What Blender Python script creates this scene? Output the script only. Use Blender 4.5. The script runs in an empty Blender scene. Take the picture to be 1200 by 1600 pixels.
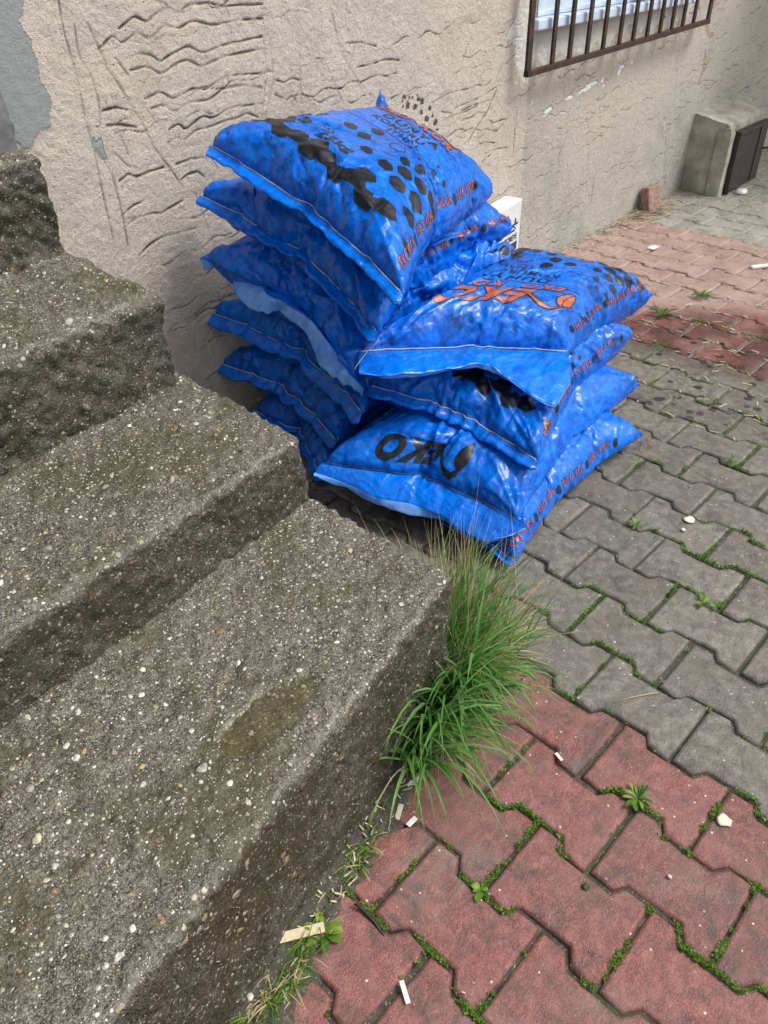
import bpy, bmesh, math, random
import numpy as np
from mathutils import Vector, Matrix
S = bpy.context.scene
COL = S.collection

# ---------------------------------------------------------------- camera, sky, sun, exposure
CP = np.array([-1.294326, -0.596908, 1.35])
CR = np.array([0.69153794, -0.72195443, -0.02360243])
CU = np.array([0.45041822, 0.4054365, 0.79545249])
CF = np.array([0.56471117, 0.56071655, -0.60555615])
cam = bpy.data.cameras.new('camera'); camo = bpy.data.objects.new('camera', cam); COL.objects.link(camo)
cam.sensor_fit = 'HORIZONTAL'; cam.sensor_width = 36.0; cam.lens = 36.0
cam.clip_start = .02; cam.clip_end = 500
camo.matrix_world = Matrix(((CR[0], CU[0], -CF[0], CP[0]), (CR[1], CU[1], -CF[1], CP[1]), (CR[2], CU[2], -CF[2], CP[2]), (0, 0, 0, 1)))
S.camera = camo
SUN_EL, SUN_AZ = math.radians(57), math.radians(-52)      # azimuth measured in the xy plane from +X
w = bpy.data.worlds.new('World'); S.world = w; w.use_nodes = True
nt = w.node_tree; nt.nodes.clear()
sky = nt.nodes.new('ShaderNodeTexSky'); sky.sky_type = 'NISHITA'; sky.sun_disc = False
sky.sun_elevation = SUN_EL; sky.sun_rotation = math.pi/2 - SUN_AZ; sky.air_density = 1.0; sky.dust_density = 4.0; sky.ozone_density = 1.0
hsv = nt.nodes.new('ShaderNodeHueSaturation'); hsv.inputs['Saturation'].default_value = .22
bg = nt.nodes.new('ShaderNodeBackground'); bg.inputs[1].default_value = .13
wo = nt.nodes.new('ShaderNodeOutputWorld')
nt.links.new(sky.outputs[0], hsv.inputs['Color']); nt.links.new(hsv.outputs[0], bg.inputs[0]); nt.links.new(bg.outputs[0], wo.inputs[0])
sl = bpy.data.lights.new('sun', 'SUN'); sl.energy = 1.5; sl.angle = math.radians(20); sl.color = (1, .96, .9)
so = bpy.data.objects.new('sun', sl); COL.objects.link(so)
sd = Vector((math.cos(SUN_EL)*math.cos(SUN_AZ), math.cos(SUN_EL)*math.sin(SUN_AZ), math.sin(SUN_EL)))
so.rotation_euler = sd.to_track_quat('Z', 'Y').to_euler(); so.location = (2, -4, 6)
S.view_settings.view_transform = 'Standard'; S.view_settings.look = 'None'; S.view_settings.gamma = 1
S.view_settings.exposure = 0.66

# ---------------------------------------------------------------- helpers
def ray(px, py):
    return CR*(px-600)/1200. + CU*(800-py)/1200. + CF
def at(px, py, z=0.):
    d = ray(px, py); return CP + d*((z-CP[2])/d[2])
WS, WY = .033, 1.45                        # the wall face: y = WY + WS*x
def wy(x): return WY + WS*x
def atw(px, py, off=0.):
    d = ray(px, py); t = (WY + WS*CP[0] - CP[1] - off)/(d[1]-WS*d[0]); return CP + d*t
def tag(o, label=None, cat=None, group=None, kind=None):
    if label: o['label'] = label
    if cat: o['category'] = cat
    if group: o['group'] = group
    if kind: o['kind'] = kind
    return o
def mesh(name, V, F, mat=None, parent=None, smooth=False, mats=None, midx=None):
    me = bpy.data.meshes.new(name)
    me.from_pydata([tuple(v) for v in np.asarray(V, float)] if len(V) else [], [], F)
    if mats: [me.materials.append(m) for m in mats]
    elif mat: me.materials.append(mat)
    if midx is not None: me.polygons.foreach_set('material_index', np.asarray(midx, np.int32))
    if smooth: me.polygons.foreach_set('use_smooth', np.ones(len(me.polygons), bool))
    me.update()
    o = bpy.data.objects.new(name, me); COL.objects.link(o)
    if parent is not None: o.parent = parent
    return o
def gridmesh(name, G, mat, parent=None, smooth=True, keep=None):
    """G (ny,nx,3) -> mesh, fast path"""
    ny, nx = G.shape[:2]
    i, j = np.meshgrid(np.arange(nx-1), np.arange(ny-1)); b = (j*nx+i)
    f = np.stack([b, b+1, b+nx+1, b+nx], -1).reshape(-1, 4)
    if keep is not None: f = f[keep.reshape(-1)]
    me = bpy.data.meshes.new(name)
    me.vertices.add(ny*nx); me.vertices.foreach_set('co', G.reshape(-1).astype(np.float32))
    me.loops.add(len(f)*4); me.loops.foreach_set('vertex_index', f.reshape(-1).astype(np.int32))
    me.polygons.add(len(f)); me.polygons.foreach_set('loop_start', np.arange(0, len(f)*4, 4, dtype=np.int32))
    me.update(calc_edges=True)
    me.polygons.foreach_set('use_smooth', np.full(len(f), smooth)); me.materials.append(mat)
    o = bpy.data.objects.new(name, me); COL.objects.link(o)
    if parent is not None: o.parent = parent
    return o
def empty(name, loc, label, cat, group=None):
    o = bpy.data.objects.new(name, None); COL.objects.link(o); o.location = loc; o.empty_display_size = .05
    return tag(o, label, cat, group)
def adopt(root, *obs):
    """parent world-space meshes to a thing's empty"""
    for o in obs:
        o.parent = root; o.matrix_parent_inverse = Matrix.Translation(root.location).inverted()
def boxV(p0, p1):
    x0, y0, z0 = p0; x1, y1, z1 = p1
    V = [(x0,y0,z0),(x1,y0,z0),(x1,y1,z0),(x0,y1,z0),(x0,y0,z1),(x1,y0,z1),(x1,y1,z1),(x0,y1,z1)]
    F = [(0,3,2,1),(4,5,6,7),(0,1,5,4),(1,2,6,5),(2,3,7,6),(3,0,4,7)]
    return V, F
def bevel(o, wd=.003, seg=2):
    m = o.modifiers.new('bevel', 'BEVEL'); m.width = wd; m.segments = seg; m.limit_method = 'ANGLE'
def tube(name, pts, r, mat, parent=None, n=6, taper=None):
    pts = np.asarray(pts, float); V = []; F = []
    for k, p in enumerate(pts):
        t = pts[min(k+1, len(pts)-1)]-pts[max(k-1, 0)]; t /= np.linalg.norm(t)+1e-12
        a = np.cross(t, [0, 0, 1.]) if abs(t[2]) < .9 else np.cross(t, [1., 0, 0]); a /= np.linalg.norm(a); b = np.cross(t, a)
        rr = r*(1 if taper is None else taper[k])
        for q in range(n):
            an = 2*math.pi*q/n; V.append(p+rr*(a*math.cos(an)+b*math.sin(an)))
    for k in range(len(pts)-1):
        for q in range(n): F.append((k*n+q, k*n+(q+1) % n, (k+1)*n+(q+1) % n, (k+1)*n+q))
    F.append(tuple(range(n-1, -1, -1))); F.append(tuple((len(pts)-1)*n+q for q in range(n)))
    return mesh(name, V, F, mat, parent, True)
_tabs = {}
def vn(x, y, seed=0):
    """2-D value noise in -1..1"""
    if seed not in _tabs: _tabs[seed] = np.random.RandomState(seed).uniform(-1, 1, (128, 128))
    T = _tabs[seed]; x = np.asarray(x, float); y = np.asarray(y, float)
    xi = np.floor(x).astype(int); yi = np.floor(y).astype(int); fx = x-xi; fy = y-yi
    fx = fx*fx*(3-2*fx); fy = fy*fy*(3-2*fy)
    a = T[yi % 128, xi % 128]; b = T[yi % 128, (xi+1) % 128]; c = T[(yi+1) % 128, xi % 128]; d = T[(yi+1) % 128, (xi+1) % 128]
    return (a*(1-fx)+b*fx)*(1-fy)+(c*(1-fx)+d*fx)*fy
def fbm(x, y, seed=0, o=4):
    s = 0; a = 1.; t = 0
    for k in range(o): s = s+a*vn(x*2**k+17*k, y*2**k+31*k, seed+k); t += a; a *= .5
    return s/t
def ss(a, b, x):
    t = np.clip((x-a)/(b-a), 0, 1); return t*t*(3-2*t)

# ---------------------------------------------------------------- materials
class NB:
    def __init__(s, name):
        s.m = bpy.data.materials.new(name); s.m.use_nodes = True; s.t = s.m.node_tree; s.b = s.t.nodes['Principled BSDF']; s.c = None
    def n(s, typ, **kw):
        nd = s.t.nodes.new('ShaderNode'+typ)
        for k, v in kw.items():
            if k.startswith('i_'):
                key = k[2:]; key = int(key) if key.isdigit() else key.replace('_', ' ')
                s.set(nd.inputs[key], v)
            else: setattr(nd, k, v)
        return nd
    def set(s, inp, v):
        if isinstance(v, bpy.types.NodeSocket): s.t.links.new(v, inp)
        elif isinstance(v, bpy.types.Node): s.t.links.new(v.outputs[0], inp)
        else:
            if inp.type == 'RGBA' and len(v) == 3: v = (*v, 1)
            inp.default_value = v
    def obj(s):
        if s.c is None: s.c = s.n('TexCoord').outputs['Object']
        return s.c
    def noise(s, sc, det=4, rough=.55, vec=None, out=0, dist=0.):
        return s.n('TexNoise', i_Vector=vec or s.obj(), i_Scale=sc, i_Detail=det, i_Roughness=rough, i_Distortion=dist).outputs[out]
    def vor(s, sc, vec=None, feature='F1', rand=1.):
        return s.n('TexVoronoi', feature=feature, i_Vector=vec or s.obj(), i_Scale=sc, i_Randomness=rand)
    def math(s, op, a, b=0., c=0., clamp=False):
        nd = s.n('Math', operation=op, use_clamp=clamp); s.set(nd.inputs[0], a); s.set(nd.inputs[1], b)
        if op in ('MULTIPLY_ADD', 'WRAP', 'SMOOTH_MIN', 'COMPARE'): s.set(nd.inputs[2], c)
        return nd.outputs[0]
    def mr(s, v, a, b, c=0., d=1., smooth=False):
        nd = s.n('MapRange', interpolation_type='SMOOTHSTEP' if smooth else 'LINEAR')
        for k, q in enumerate((v, a, b, c, d)): s.set(nd.inputs[k], q)
        return nd.outputs[0]
    def mix(s, f, a, b, mode='MIX'):
        nd = s.n('Mix', data_type='RGBA', blend_type=mode); s.set(nd.inputs[0], f); s.set(nd.inputs[6], a); s.set(nd.inputs[7], b); return nd.outputs[2]
    def ramp(s, v, stops, const=False):
        nd = s.n('ValToRGB'); s.set(nd.inputs[0], v); cr = nd.color_ramp
        if const: cr.interpolation = 'CONSTANT'
        while len(cr.elements) < len(stops): cr.elements.new(.5)
        for e, (p, c) in zip(cr.elements, stops): e.position = p; e.color = (*c, 1) if len(c) == 3 else c
        return nd.outputs[0]
    def sep(s, v):
        return s.n('SeparateXYZ', i_0=v).outputs
    def attr(s, name, out='Fac'):
        return s.n('Attribute', attribute_name=name).outputs[out]
    def bump(s, h, st=.3, dist=.01, nrm=None):
        nd = s.n('Bump', i_Height=h, i_Strength=st, i_Distance=dist)
        if nrm is not None: s.set(nd.inputs['Normal'], nrm)
        return nd.outputs[0]
    def out(s, col, rough=.6, nrm=None, spec=None, metal=None, coat=None):
        s.set(s.b.inputs['Base Color'], col); s.set(s.b.inputs['Roughness'], rough)
        if nrm is not None: s.set(s.b.inputs['Normal'], nrm)
        if spec is not None: s.set(s.b.inputs['Specular IOR Level'], spec)
        if metal is not None: s.set(s.b.inputs['Metallic'], metal)
        if coat is not None: s.set(s.b.inputs['Coat Weight'], coat); s.b.inputs['Coat Roughness'].default_value = .06
        return s.m

def mat_concrete():
    q = NB('aggregate_concrete'); o = q.obj()
    warp = q.n('Vector' 'Math', operation='MULTIPLY_ADD'); q.set(warp.inputs[0], q.noise(60, 2, out=1)); q.set(warp.inputs[1], (.008,)*3); q.set(warp.inputs[2], o)
    wv = warp.outputs[0]
    big = q.noise(3.2, 5, .6); mid = q.noise(16, 5, .65); fine = q.noise(140, 4, .7); grit = q.noise(420, 3, .7)
    base = q.ramp(q.math('ADD', q.math('MULTIPLY', big, .5), q.math('MULTIPLY', mid, .5)), [(.33, (.018, .016, .008)), (.46, (.042, .037, .021)), (.58, (.10, .088, .060)), (.70, (.25, .23, .18))])
    base = q.mix(q.mr(fine, .38, .62), q.mix(.75, base, (.012, .012, .010)), q.mix(.22, base, (.5, .47, .4)))
    base = q.mix(q.mr(grit, .51, .66, 0, .62), base, (.42, .385, .30))
    base = q.mix(q.mr(grit, .48, .33, 0, .85), base, (.014, .014, .011))
    algae = q.mr(q.noise(5.5, 4, .6, dist=.5), .46, .62, 0, .7)
    base = q.mix(algae, base, (.058, .052, .020))
    col = base; h = q.math('MULTIPLY', fine, .35)
    h = q.math('ADD', h, q.math('MULTIPLY', mid, .8))
    pal = [(0, (.74, .70, .6)), (.24, (.6, .53, .4)), (.38, (.4, .34, .25)), (.5, (.24, .22, .19)), (.62, (.62, .6, .55)), (.7, (.38, .22, .12)), (.75, (.08, .09, .1)), (.86, (.8, .78, .72)), (.93, (.2, .1, .08)), (.96, (.55, .42, .2))]
    for sc, lo, hi, frac in ((240, .14, .46, .50), (125, .15, .46, .50), (66, .16, .42, .70), (31, .14, .36, .88)):
        v = q.vor(sc, wv); rc = q.n('SeparateColor', i_0=v.outputs['Color']).outputs
        rad = q.mr(rc[0], frac, 1., lo, hi)
        on = q.math('GREATER_THAN', rc[0], frac)
        m = q.math('MULTIPLY', on, q.mr(q.math('SUBTRACT', rad, v.outputs['Distance']), 0, .05))
        pc = q.ramp(rc[1], pal, True); pc = q.mix(q.mr(rc[2], 0, 1, .05, .72), pc, (.12, .105, .07))
        col = q.mix(m, col, pc)
        dome = q.math('MULTIPLY', q.math('SUBTRACT', rad, v.outputs['Distance'], clamp=True), on)
        h = q.math('ADD', h, q.math('MULTIPLY', q.math('POWER', dome, .5), 60./sc))
    # worn arris: real edge wear follows the mesh's edges
    pt = q.n('NewGeometry').outputs['Pointiness']
    col = q.mix(q.mr(pt, .52, .60, 0, .2), col, (.5, .48, .42))
    wet = q.attr('wet'); h = q.math('MULTIPLY', h, q.math('SUBTRACT', 1., q.math('MULTIPLY', wet, .93)))
    col = q.mix(q.math('MULTIPLY', wet, .62), col, q.mix(q.noise(60, 4), (.030, .027, .008), (.10, .085, .035)))
    damp_shade = q.math('MULTIPLY', q.attr('damp_shade'), q.mr(q.noise(4, 4, .6), .3, .6, .75, 1.)); col = q.mix(q.math('MULTIPLY', damp_shade, .62), col, q.mix(1., col, (.16, .15, .10), 'MULTIPLY'))  # dampness, plus riser shade painted into the colour
    rough = q.mr(q.noise(12, 4), .35, .65, .24, .6); rough = q.mix(wet, rough, (.09,)*3)
    return q.out(col, rough, q.bump(h, 1., .008), spec=.5)

def mat_wall():
    q = NB('combed_plaster'); o = q.obj()
    big = q.noise(1.6, 5, .6); mid = q.noise(9, 5, .6); sand = q.noise(330, 3, .75); sand2 = q.noise(120, 4, .7)
    warm = q.ramp(big, [(.3, (.66, .575, .47)), (.5, (.76, .67, .56)), (.7, (.78, .67, .54))])
    warm = q.mix(q.mr(mid, .4, .7, 0, .5), warm, (.50, .47, .41))
    grey = q.ramp(mid, [(.3, (.33, .325, .30)), (.5, (.45, .44, .40)), (.68, (.56, .52, .45))])
    g = q.attr('grey'); col = q.mix(g, warm, grey)
    col = q.mix(q.mr(q.noise(2.7, 4, .6, dist=.6), .55, .72, 0, .42), col, (.46, .35, .25))
    col = q.mix(q.mr(sand, .5, .66, 0, .7), col, (.80, .76, .68)); col = q.mix(q.mr(sand, .46, .32, 0, .6), col, (.17, .145, .11))
    col = q.mix(q.mr(sand2, .42, .25, 0, .5), col, (.16, .14, .11))
    pv = q.vor(75); pit = q.math('MULTIPLY', q.mr(pv.outputs['Distance'], .16, .07), q.math('GREATER_THAN', q.n('SeparateColor', i_0=pv.outputs['Color']).outputs[0], .86))
    col = q.mix(pit, col, (.05, .045, .04))
    gr = q.attr('groove'); col = q.mix(q.math('MULTIPLY', gr, 1., clamp=True), col, (.085, .068, .05))
    pn = q.n('Attribute', attribute_name='paint'); col = q.mix(pn.outputs['Alpha'], col, pn.outputs['Color'])
    sm = pn.outputs['Alpha']
    h = q.math('ADD', q.math('MULTIPLY', sand, 1.), q.math('MULTIPLY', sand2, 1.2)); h = q.math('SUBTRACT', h, q.math('MULTIPLY', pit, 1.5))
    h = q.math('MULTIPLY', h, q.math('SUBTRACT', 1., q.math('MULTIPLY', sm, .75)))
    return q.out(col, .85, q.bump(h, .95, .007), spec=.25)

def mat_paver():
    q = NB('concrete_paver'); o = q.obj()
    a = q.n('Attribute', attribute_name='pav'); sp = q.sep(a.outputs['Vector'])     # x: red 0/1, y: random, z: dust
    n1 = q.noise(7, 5, .6); n2 = q.noise(38, 5, .65); gr = q.noise(330, 3, .75); gr2 = q.noise(130, 4, .7)
    red = q.ramp(n2, [(.28, (.115, .044, .038)), (.5, (.235, .080, .068)), (.72, (.33, .14, .12))])
    red = q.mix(q.mr(n1, .45, .7, 0, .55), red, (.24, .14, .125))
    grey = q.ramp(n2, [(.28, (.085, .080, .066)), (.5, (.165, .158, .135)), (.72, (.27, .26, .23))])
    grey = q.mix(q.mr(n1, .5, .72, 0, .5), grey, (.23, .175, .12))
    col = q.mix(sp[0], grey, red)
    col = q.mix(q.mr(q.noise(3.3, 4, .7, dist=.7), .52, .7, 0, .55), col, (.20, .18, .155))
    col = q.mix(q.mr(sp[1], 0, 1, 0, .6), col, q.mix(.55, col, (.07, .055, .045)))
    col = q.mix(q.mr(gr, .55, .75, 0, .5), col, (.5, .42, .37)); col = q.mix(q.mr(gr, .45, .28, 0, .6), col, (.035, .025, .022))
    v = q.vor(110); rc = q.n('SeparateColor', i_0=v.outputs['Color']).outputs
    m = q.math('MULTIPLY', q.math('GREATER_THAN', rc[0], .955), q.mr(v.outputs['Distance'], .28, .18)); col = q.mix(m, col, (.62, .56, .48))
    # dark worn patches, gum spots
    col = q.mix(q.mr(q.noise(11, 6, .75, dist=1.), .5, .68, 0, .75), col, (.06, .05, .044))
    v2 = q.vor(5.5); r2 = q.n('SeparateColor', i_0=v2.outputs['Color']).outputs
    blob = q.math('MULTIPLY', q.math('GREATER_THAN', r2[0], .72), q.mr(q.math('ADD', v2.outputs['Distance'], q.math('MULTIPLY', gr2, .05)), .135, .115)); col = q.mix(q.math('MULTIPLY', blob, .6), col, (.13, .115, .10))
    col = q.mix(q.math('MULTIPLY', q.math('MULTIPLY', sp[2], -1., clamp=True), q.mr(q.noise(6, 4), .35, .55)), col, q.mix(1., col, (.42, .33, .30), 'MULTIPLY'))
    col = q.mix(q.math('MULTIPLY', q.math('MAXIMUM', sp[2], 0.), q.mr(q.noise(10, 5, .7), .3, .6, .45, 1.)), col, q.mix(sp[0], (.36, .35, .30), (.40, .29, .25)))
    # splashed water marks beside the sacks
    st = q.attr('stain'); v3 = q.vor(19, feature='F1'); r3 = q.n('SeparateColor', i_0=v3.outputs['Color']).outputs
    spots = q.math('MULTIPLY', q.mr(v3.outputs['Distance'], .34, .24), q.math('GREATER_THAN', r3[0], .45)); col = q.mix(q.math('MULTIPLY', spots, st), col, (.018, .015, .014))
    film = q.mr(n1, .42, .6, .20, .55)
    h = q.math('ADD', gr, q.math('MULTIPLY', gr2, .8)); h = q.math('ADD', h, q.math('MULTIPLY', n2, 1.2))
    return q.out(col, film, q.bump(h, .55, .004), spec=.4)

def mat_soil():
    q = NB('joint_soil')
    n = q.noise(60, 5, .7); c = q.ramp(n, [(.3, (.022, .018, .014)), (.55, (.06, .052, .042)), (.75, (.14, .125, .10))])
    c = q.mix(q.mr(q.noise(7, 4, .6), .45, .6, 0, .7), c, (.035, .055, .015))
    c = q.mix(q.mr(q.noise(240, 2, .6), .63, .7), c, (.32, .28, .22))
    px = q.sep(q.obj())[0]; gr = q.mr(q.math('ADD', px, q.math('MULTIPLY', q.noise(5, 4), .8)), 1.2, 2.0); c = q.mix(q.math('MULTIPLY', gr, .8), c, q.mix(q.mr(q.noise(90, 4, .7), .4, .6), (.10, .085, .065), (.36, .32, .26)))
    return q.out(c, .8, q.bump(n, .8, .006))

def mat_bag(dirty=.5, tone=1.):
    q = NB('blue_woven_sack'); o = q.obj(); uv = q.n('UVMap').outputs[0]
    n1 = q.noise(5.5, 5, .65, dist=.4); n2 = q.noise(28, 5, .7)
    col = q.ramp(n2, [(.25, (.000*tone, .095*tone, .52*tone)), (.5, (.000*tone, .145*tone, .70*tone)), (.75, (.000*tone, .21*tone, .84*tone))])
    col = q.mix(q.mr(n1, .5, .72, 0, .35), col, (.000, .035, .33))
    # coal dust
    dust = q.math('MULTIPLY', q.mr(q.noise(9, 6, .75, dist=1.), .52, .68), dirty); col = q.mix(dust, col, (.006, .008, .022))
    sp = q.vor(170); rs = q.n('SeparateColor', i_0=sp.outputs['Color']).outputs
    grime = q.math('MULTIPLY', q.mr(q.noise(48, 5, .8), .46, .60), q.math('MULTIPLY', q.mr(q.noise(4.5, 3, .6), .38, .56), dirty)); col = q.mix(q.math('MULTIPLY', grime, .8), col, (.002, .014, .09))
    specks = q.math('MULTIPLY', q.math('GREATER_THAN', rs[0], .86), q.mr(sp.outputs['Distance'], .34, .22)); col = q.mix(q.math('MULTIPLY', specks, .85), col, (.004, .006, .02))
    ww = q.sep(uv); wa = q.math('SINE', q.math('MULTIPLY', ww[0], 6.283*260)); wb = q.math('SINE', q.math('MULTIPLY', ww[1], 6.283*200))
    weave = q.math('MULTIPLY', wa, wb)
    wet = q.noise(60, 4, .7)
    rough = q.math('ADD', q.mr(wet, .35, .65, .10, .26), q.math('MULTIPLY', dust, .25))
    h = q.math('ADD', q.math('MULTIPLY', weave, .12), q.math('MULTIPLY', q.noise(110, 3, .6), .7))
    drops = q.math('MULTIPLY', q.math('GREATER_THAN', rs[1], .8), q.mr(sp.outputs['Distance'], .3, .0)); h = q.math('ADD', h, q.math('MULTIPLY', drops, .7))
    mp = q.n('Mapping', i_Vector=o); mp.inputs['Scale'].default_value = (9, 34, 22); fold = q.noise(1., 3, .55, vec=mp.outputs[0], dist=1.6)
    wv2 = q.n('VectorMath', operation='MULTIPLY_ADD'); q.set(wv2.inputs[0], q.noise(7, 3, out=1)); q.set(wv2.inputs[1], (.10,)*3); q.set(wv2.inputs[2], o)
    mp2 = q.n('Mapping', i_Vector=wv2.outputs[0]); mp2.inputs['Rotation'].default_value = (0, 0, .35); mp2.inputs['Scale'].default_value = (8, 34, 20)
    fac = q.vor(1., mp2.outputs[0]).outputs['Distance']; mp3 = q.n('Mapping', i_Vector=wv2.outputs[0]); mp3.inputs['Rotation'].default_value = (0, 0, -.5); mp3.inputs['Scale'].default_value = (62, 20, 40)
    fac2 = q.vor(1., mp3.outputs[0]).outputs['Distance']
    b0 = q.bump(q.math('ADD', fac, q.math('MULTIPLY', fac2, .35)), .6, .010, q.bump(fold, .4, .005)); b1 = q.bump(h, .55, .0016, b0)
    return q.out(col, rough, b1, spec=.17, coat=.32)

def mat_ink(name, c1, c2, rough=.35, wear=.5):
    q = NB(name); n = q.noise(70, 5, .75)
    col = q.mix(q.mr(n, .35, .65), c1, c2)
    return q.out(col, rough, q.bump(q.noise(130, 3), .3, .002), spec=.5)

def mat_plain(name, c1, c2, sc=20, rough=.5, bs=.2, bd=.003, metal=None, spec=None, det=4):
    q = NB(name); n = q.noise(sc, det, .65)
    return q.out(q.mix(q.mr(n, .35, .65), c1, c2), rough, q.bump(n, bs, bd), metal=metal, spec=spec)

def mat_leaf(name, c1, c2, c3):
    q = NB(name); r = q.attr('tint')
    col = q.ramp(r, [(0, c1), (.5, c2), (1, c3)])
    m = q.out(col, .45, spec=.4)
    t = q.t; tr = t.nodes.new('ShaderNodeBsdfTranslucent'); mx = t.nodes.new('ShaderNodeMixShader'); mx.inputs[0].default_value = .4
    q.set(tr.inputs[0], col); t.links.new(q.b.outputs[0], mx.inputs[1]); t.links.new(tr.outputs[0], mx.inputs[2])
    t.links.new(mx.outputs[0], t.nodes['Material Output'].inputs[0]); return m

M_CON = mat_concrete(); M_WALL = mat_wall(); M_PAV = mat_paver(); M_SOIL = mat_soil()
M_GRIT = mat_plain('pale_grit', (.10, .09, .07), (.30, .27, .22), 45, .9, .8, .006)
M_BLACK = mat_ink('black_print', (.004, .004, .006), (.014, .014, .018), .3)
M_ORANGE = mat_ink('orange_print', (.50, .115, .035), (.33, .065, .02), .4)
M_PALE = mat_plain('pale_sack_lining', (.08, .26, .80), (.20, .44, .92), 30, .4, .2)
M_THREAD = mat_plain('stitching_thread', (.62, .58, .5), (.4, .37, .3), 60, .8)
M_DTHREAD = mat_plain('dark_stitching_thread', (.03, .035, .06), (.08, .08, .11), 60, .8)
M_RUST = NB('rusty_iron')
_n = M_RUST.noise(35, 5, .7); _c = M_RUST.ramp(_n, [(.3, (.014, .010, .009)), (.5, (.032, .018, .014)), (.68, (.10, .035, .016))])
M_RUST = M_RUST.out(_c, .6, M_RUST.bump(_n, .5, .002), spec=.4)
M_DOOR = mat_plain('dark_iron_door', (.018, .013, .012), (.045, .028, .022), 18, .6, .5)
M_BOX = mat_plain('smooth_cement_render', (.24, .225, .17), (.46, .44, .38), 9, .8, .6, .01, det=7)
M_PVC = mat_plain('pale_blue_plastic', (.62, .72, .84), (.5, .6, .74), 8, .3, .05)
M_GLASS = mat_plain('window_glass', (.45, .55, .66), (.36, .46, .58), 2, .08, .02)
M_WHITE = mat_plain('white_plastic', (.72, .74, .74), (.6, .6, .58), 25, .4, .15)
M_NAVY = mat_plain('navy_print', (.012, .014, .06), (.03, .03, .09), 60, .5)
M_BRICK = mat_plain('pink_brick', (.40, .25, .21), (.20, .13, .11), 40, .9, 1., .006)
M_CEM = mat_plain('blue_grey_cement', (.16, .165, .165), (.09, .095, .095), 11, .7, .5, .008)
M_GRASS = mat_leaf('grass_blade', (.06, .17, .03), (.13, .31, .06), (.26, .44, .16))
M_STRAW = mat_plain('dry_straw', (.46, .38, .2), (.34, .27, .13), 40, .7)
M_WEED = mat_leaf('weed_leaf', (.035, .10, .012), (.09, .22, .02), (.28, .40, .06))
M_WOOD = mat_plain('pale_wood', (.62, .52, .34), (.5, .41, .26), 90, .7, .3)
M_STONE = mat_plain('pale_stone', (.6, .57, .48), (.42, .39, .32), 60, .7, .4)
M_DRYLEAF = mat_plain('dry_leaf', (.60, .54, .38), (.74, .70, .58), 40, .7, .4)

# ================================================================= SETTING
LX, LW = 0.23194, 0.15687          # paver length (along -Y) and row pitch (along -X)
def lat(u, v): return (-v*LW, -u*LX)
# ground sheet to the horizon, well below the paving
g = mesh('ground', [(-150, -150, -.06), (150, -150, -.06), (150, 150, -.06), (-150, 150, -.06)], [(0, 1, 2, 3)], M_SOIL); tag(g, kind='structure')
# bedding soil seen in the joints
gx = np.linspace(-3.2, 9.5, 300); gy = np.linspace(-4.5, 2.0, 160); X, Y = np.meshgrid(gx, gy)
Z = -.0090+.0045*fbm(X*9, Y*9, 5)
g = gridmesh('joint_soil', np.stack([X, Y, Z], -1), M_SOIL); tag(g, kind='structure')

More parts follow.
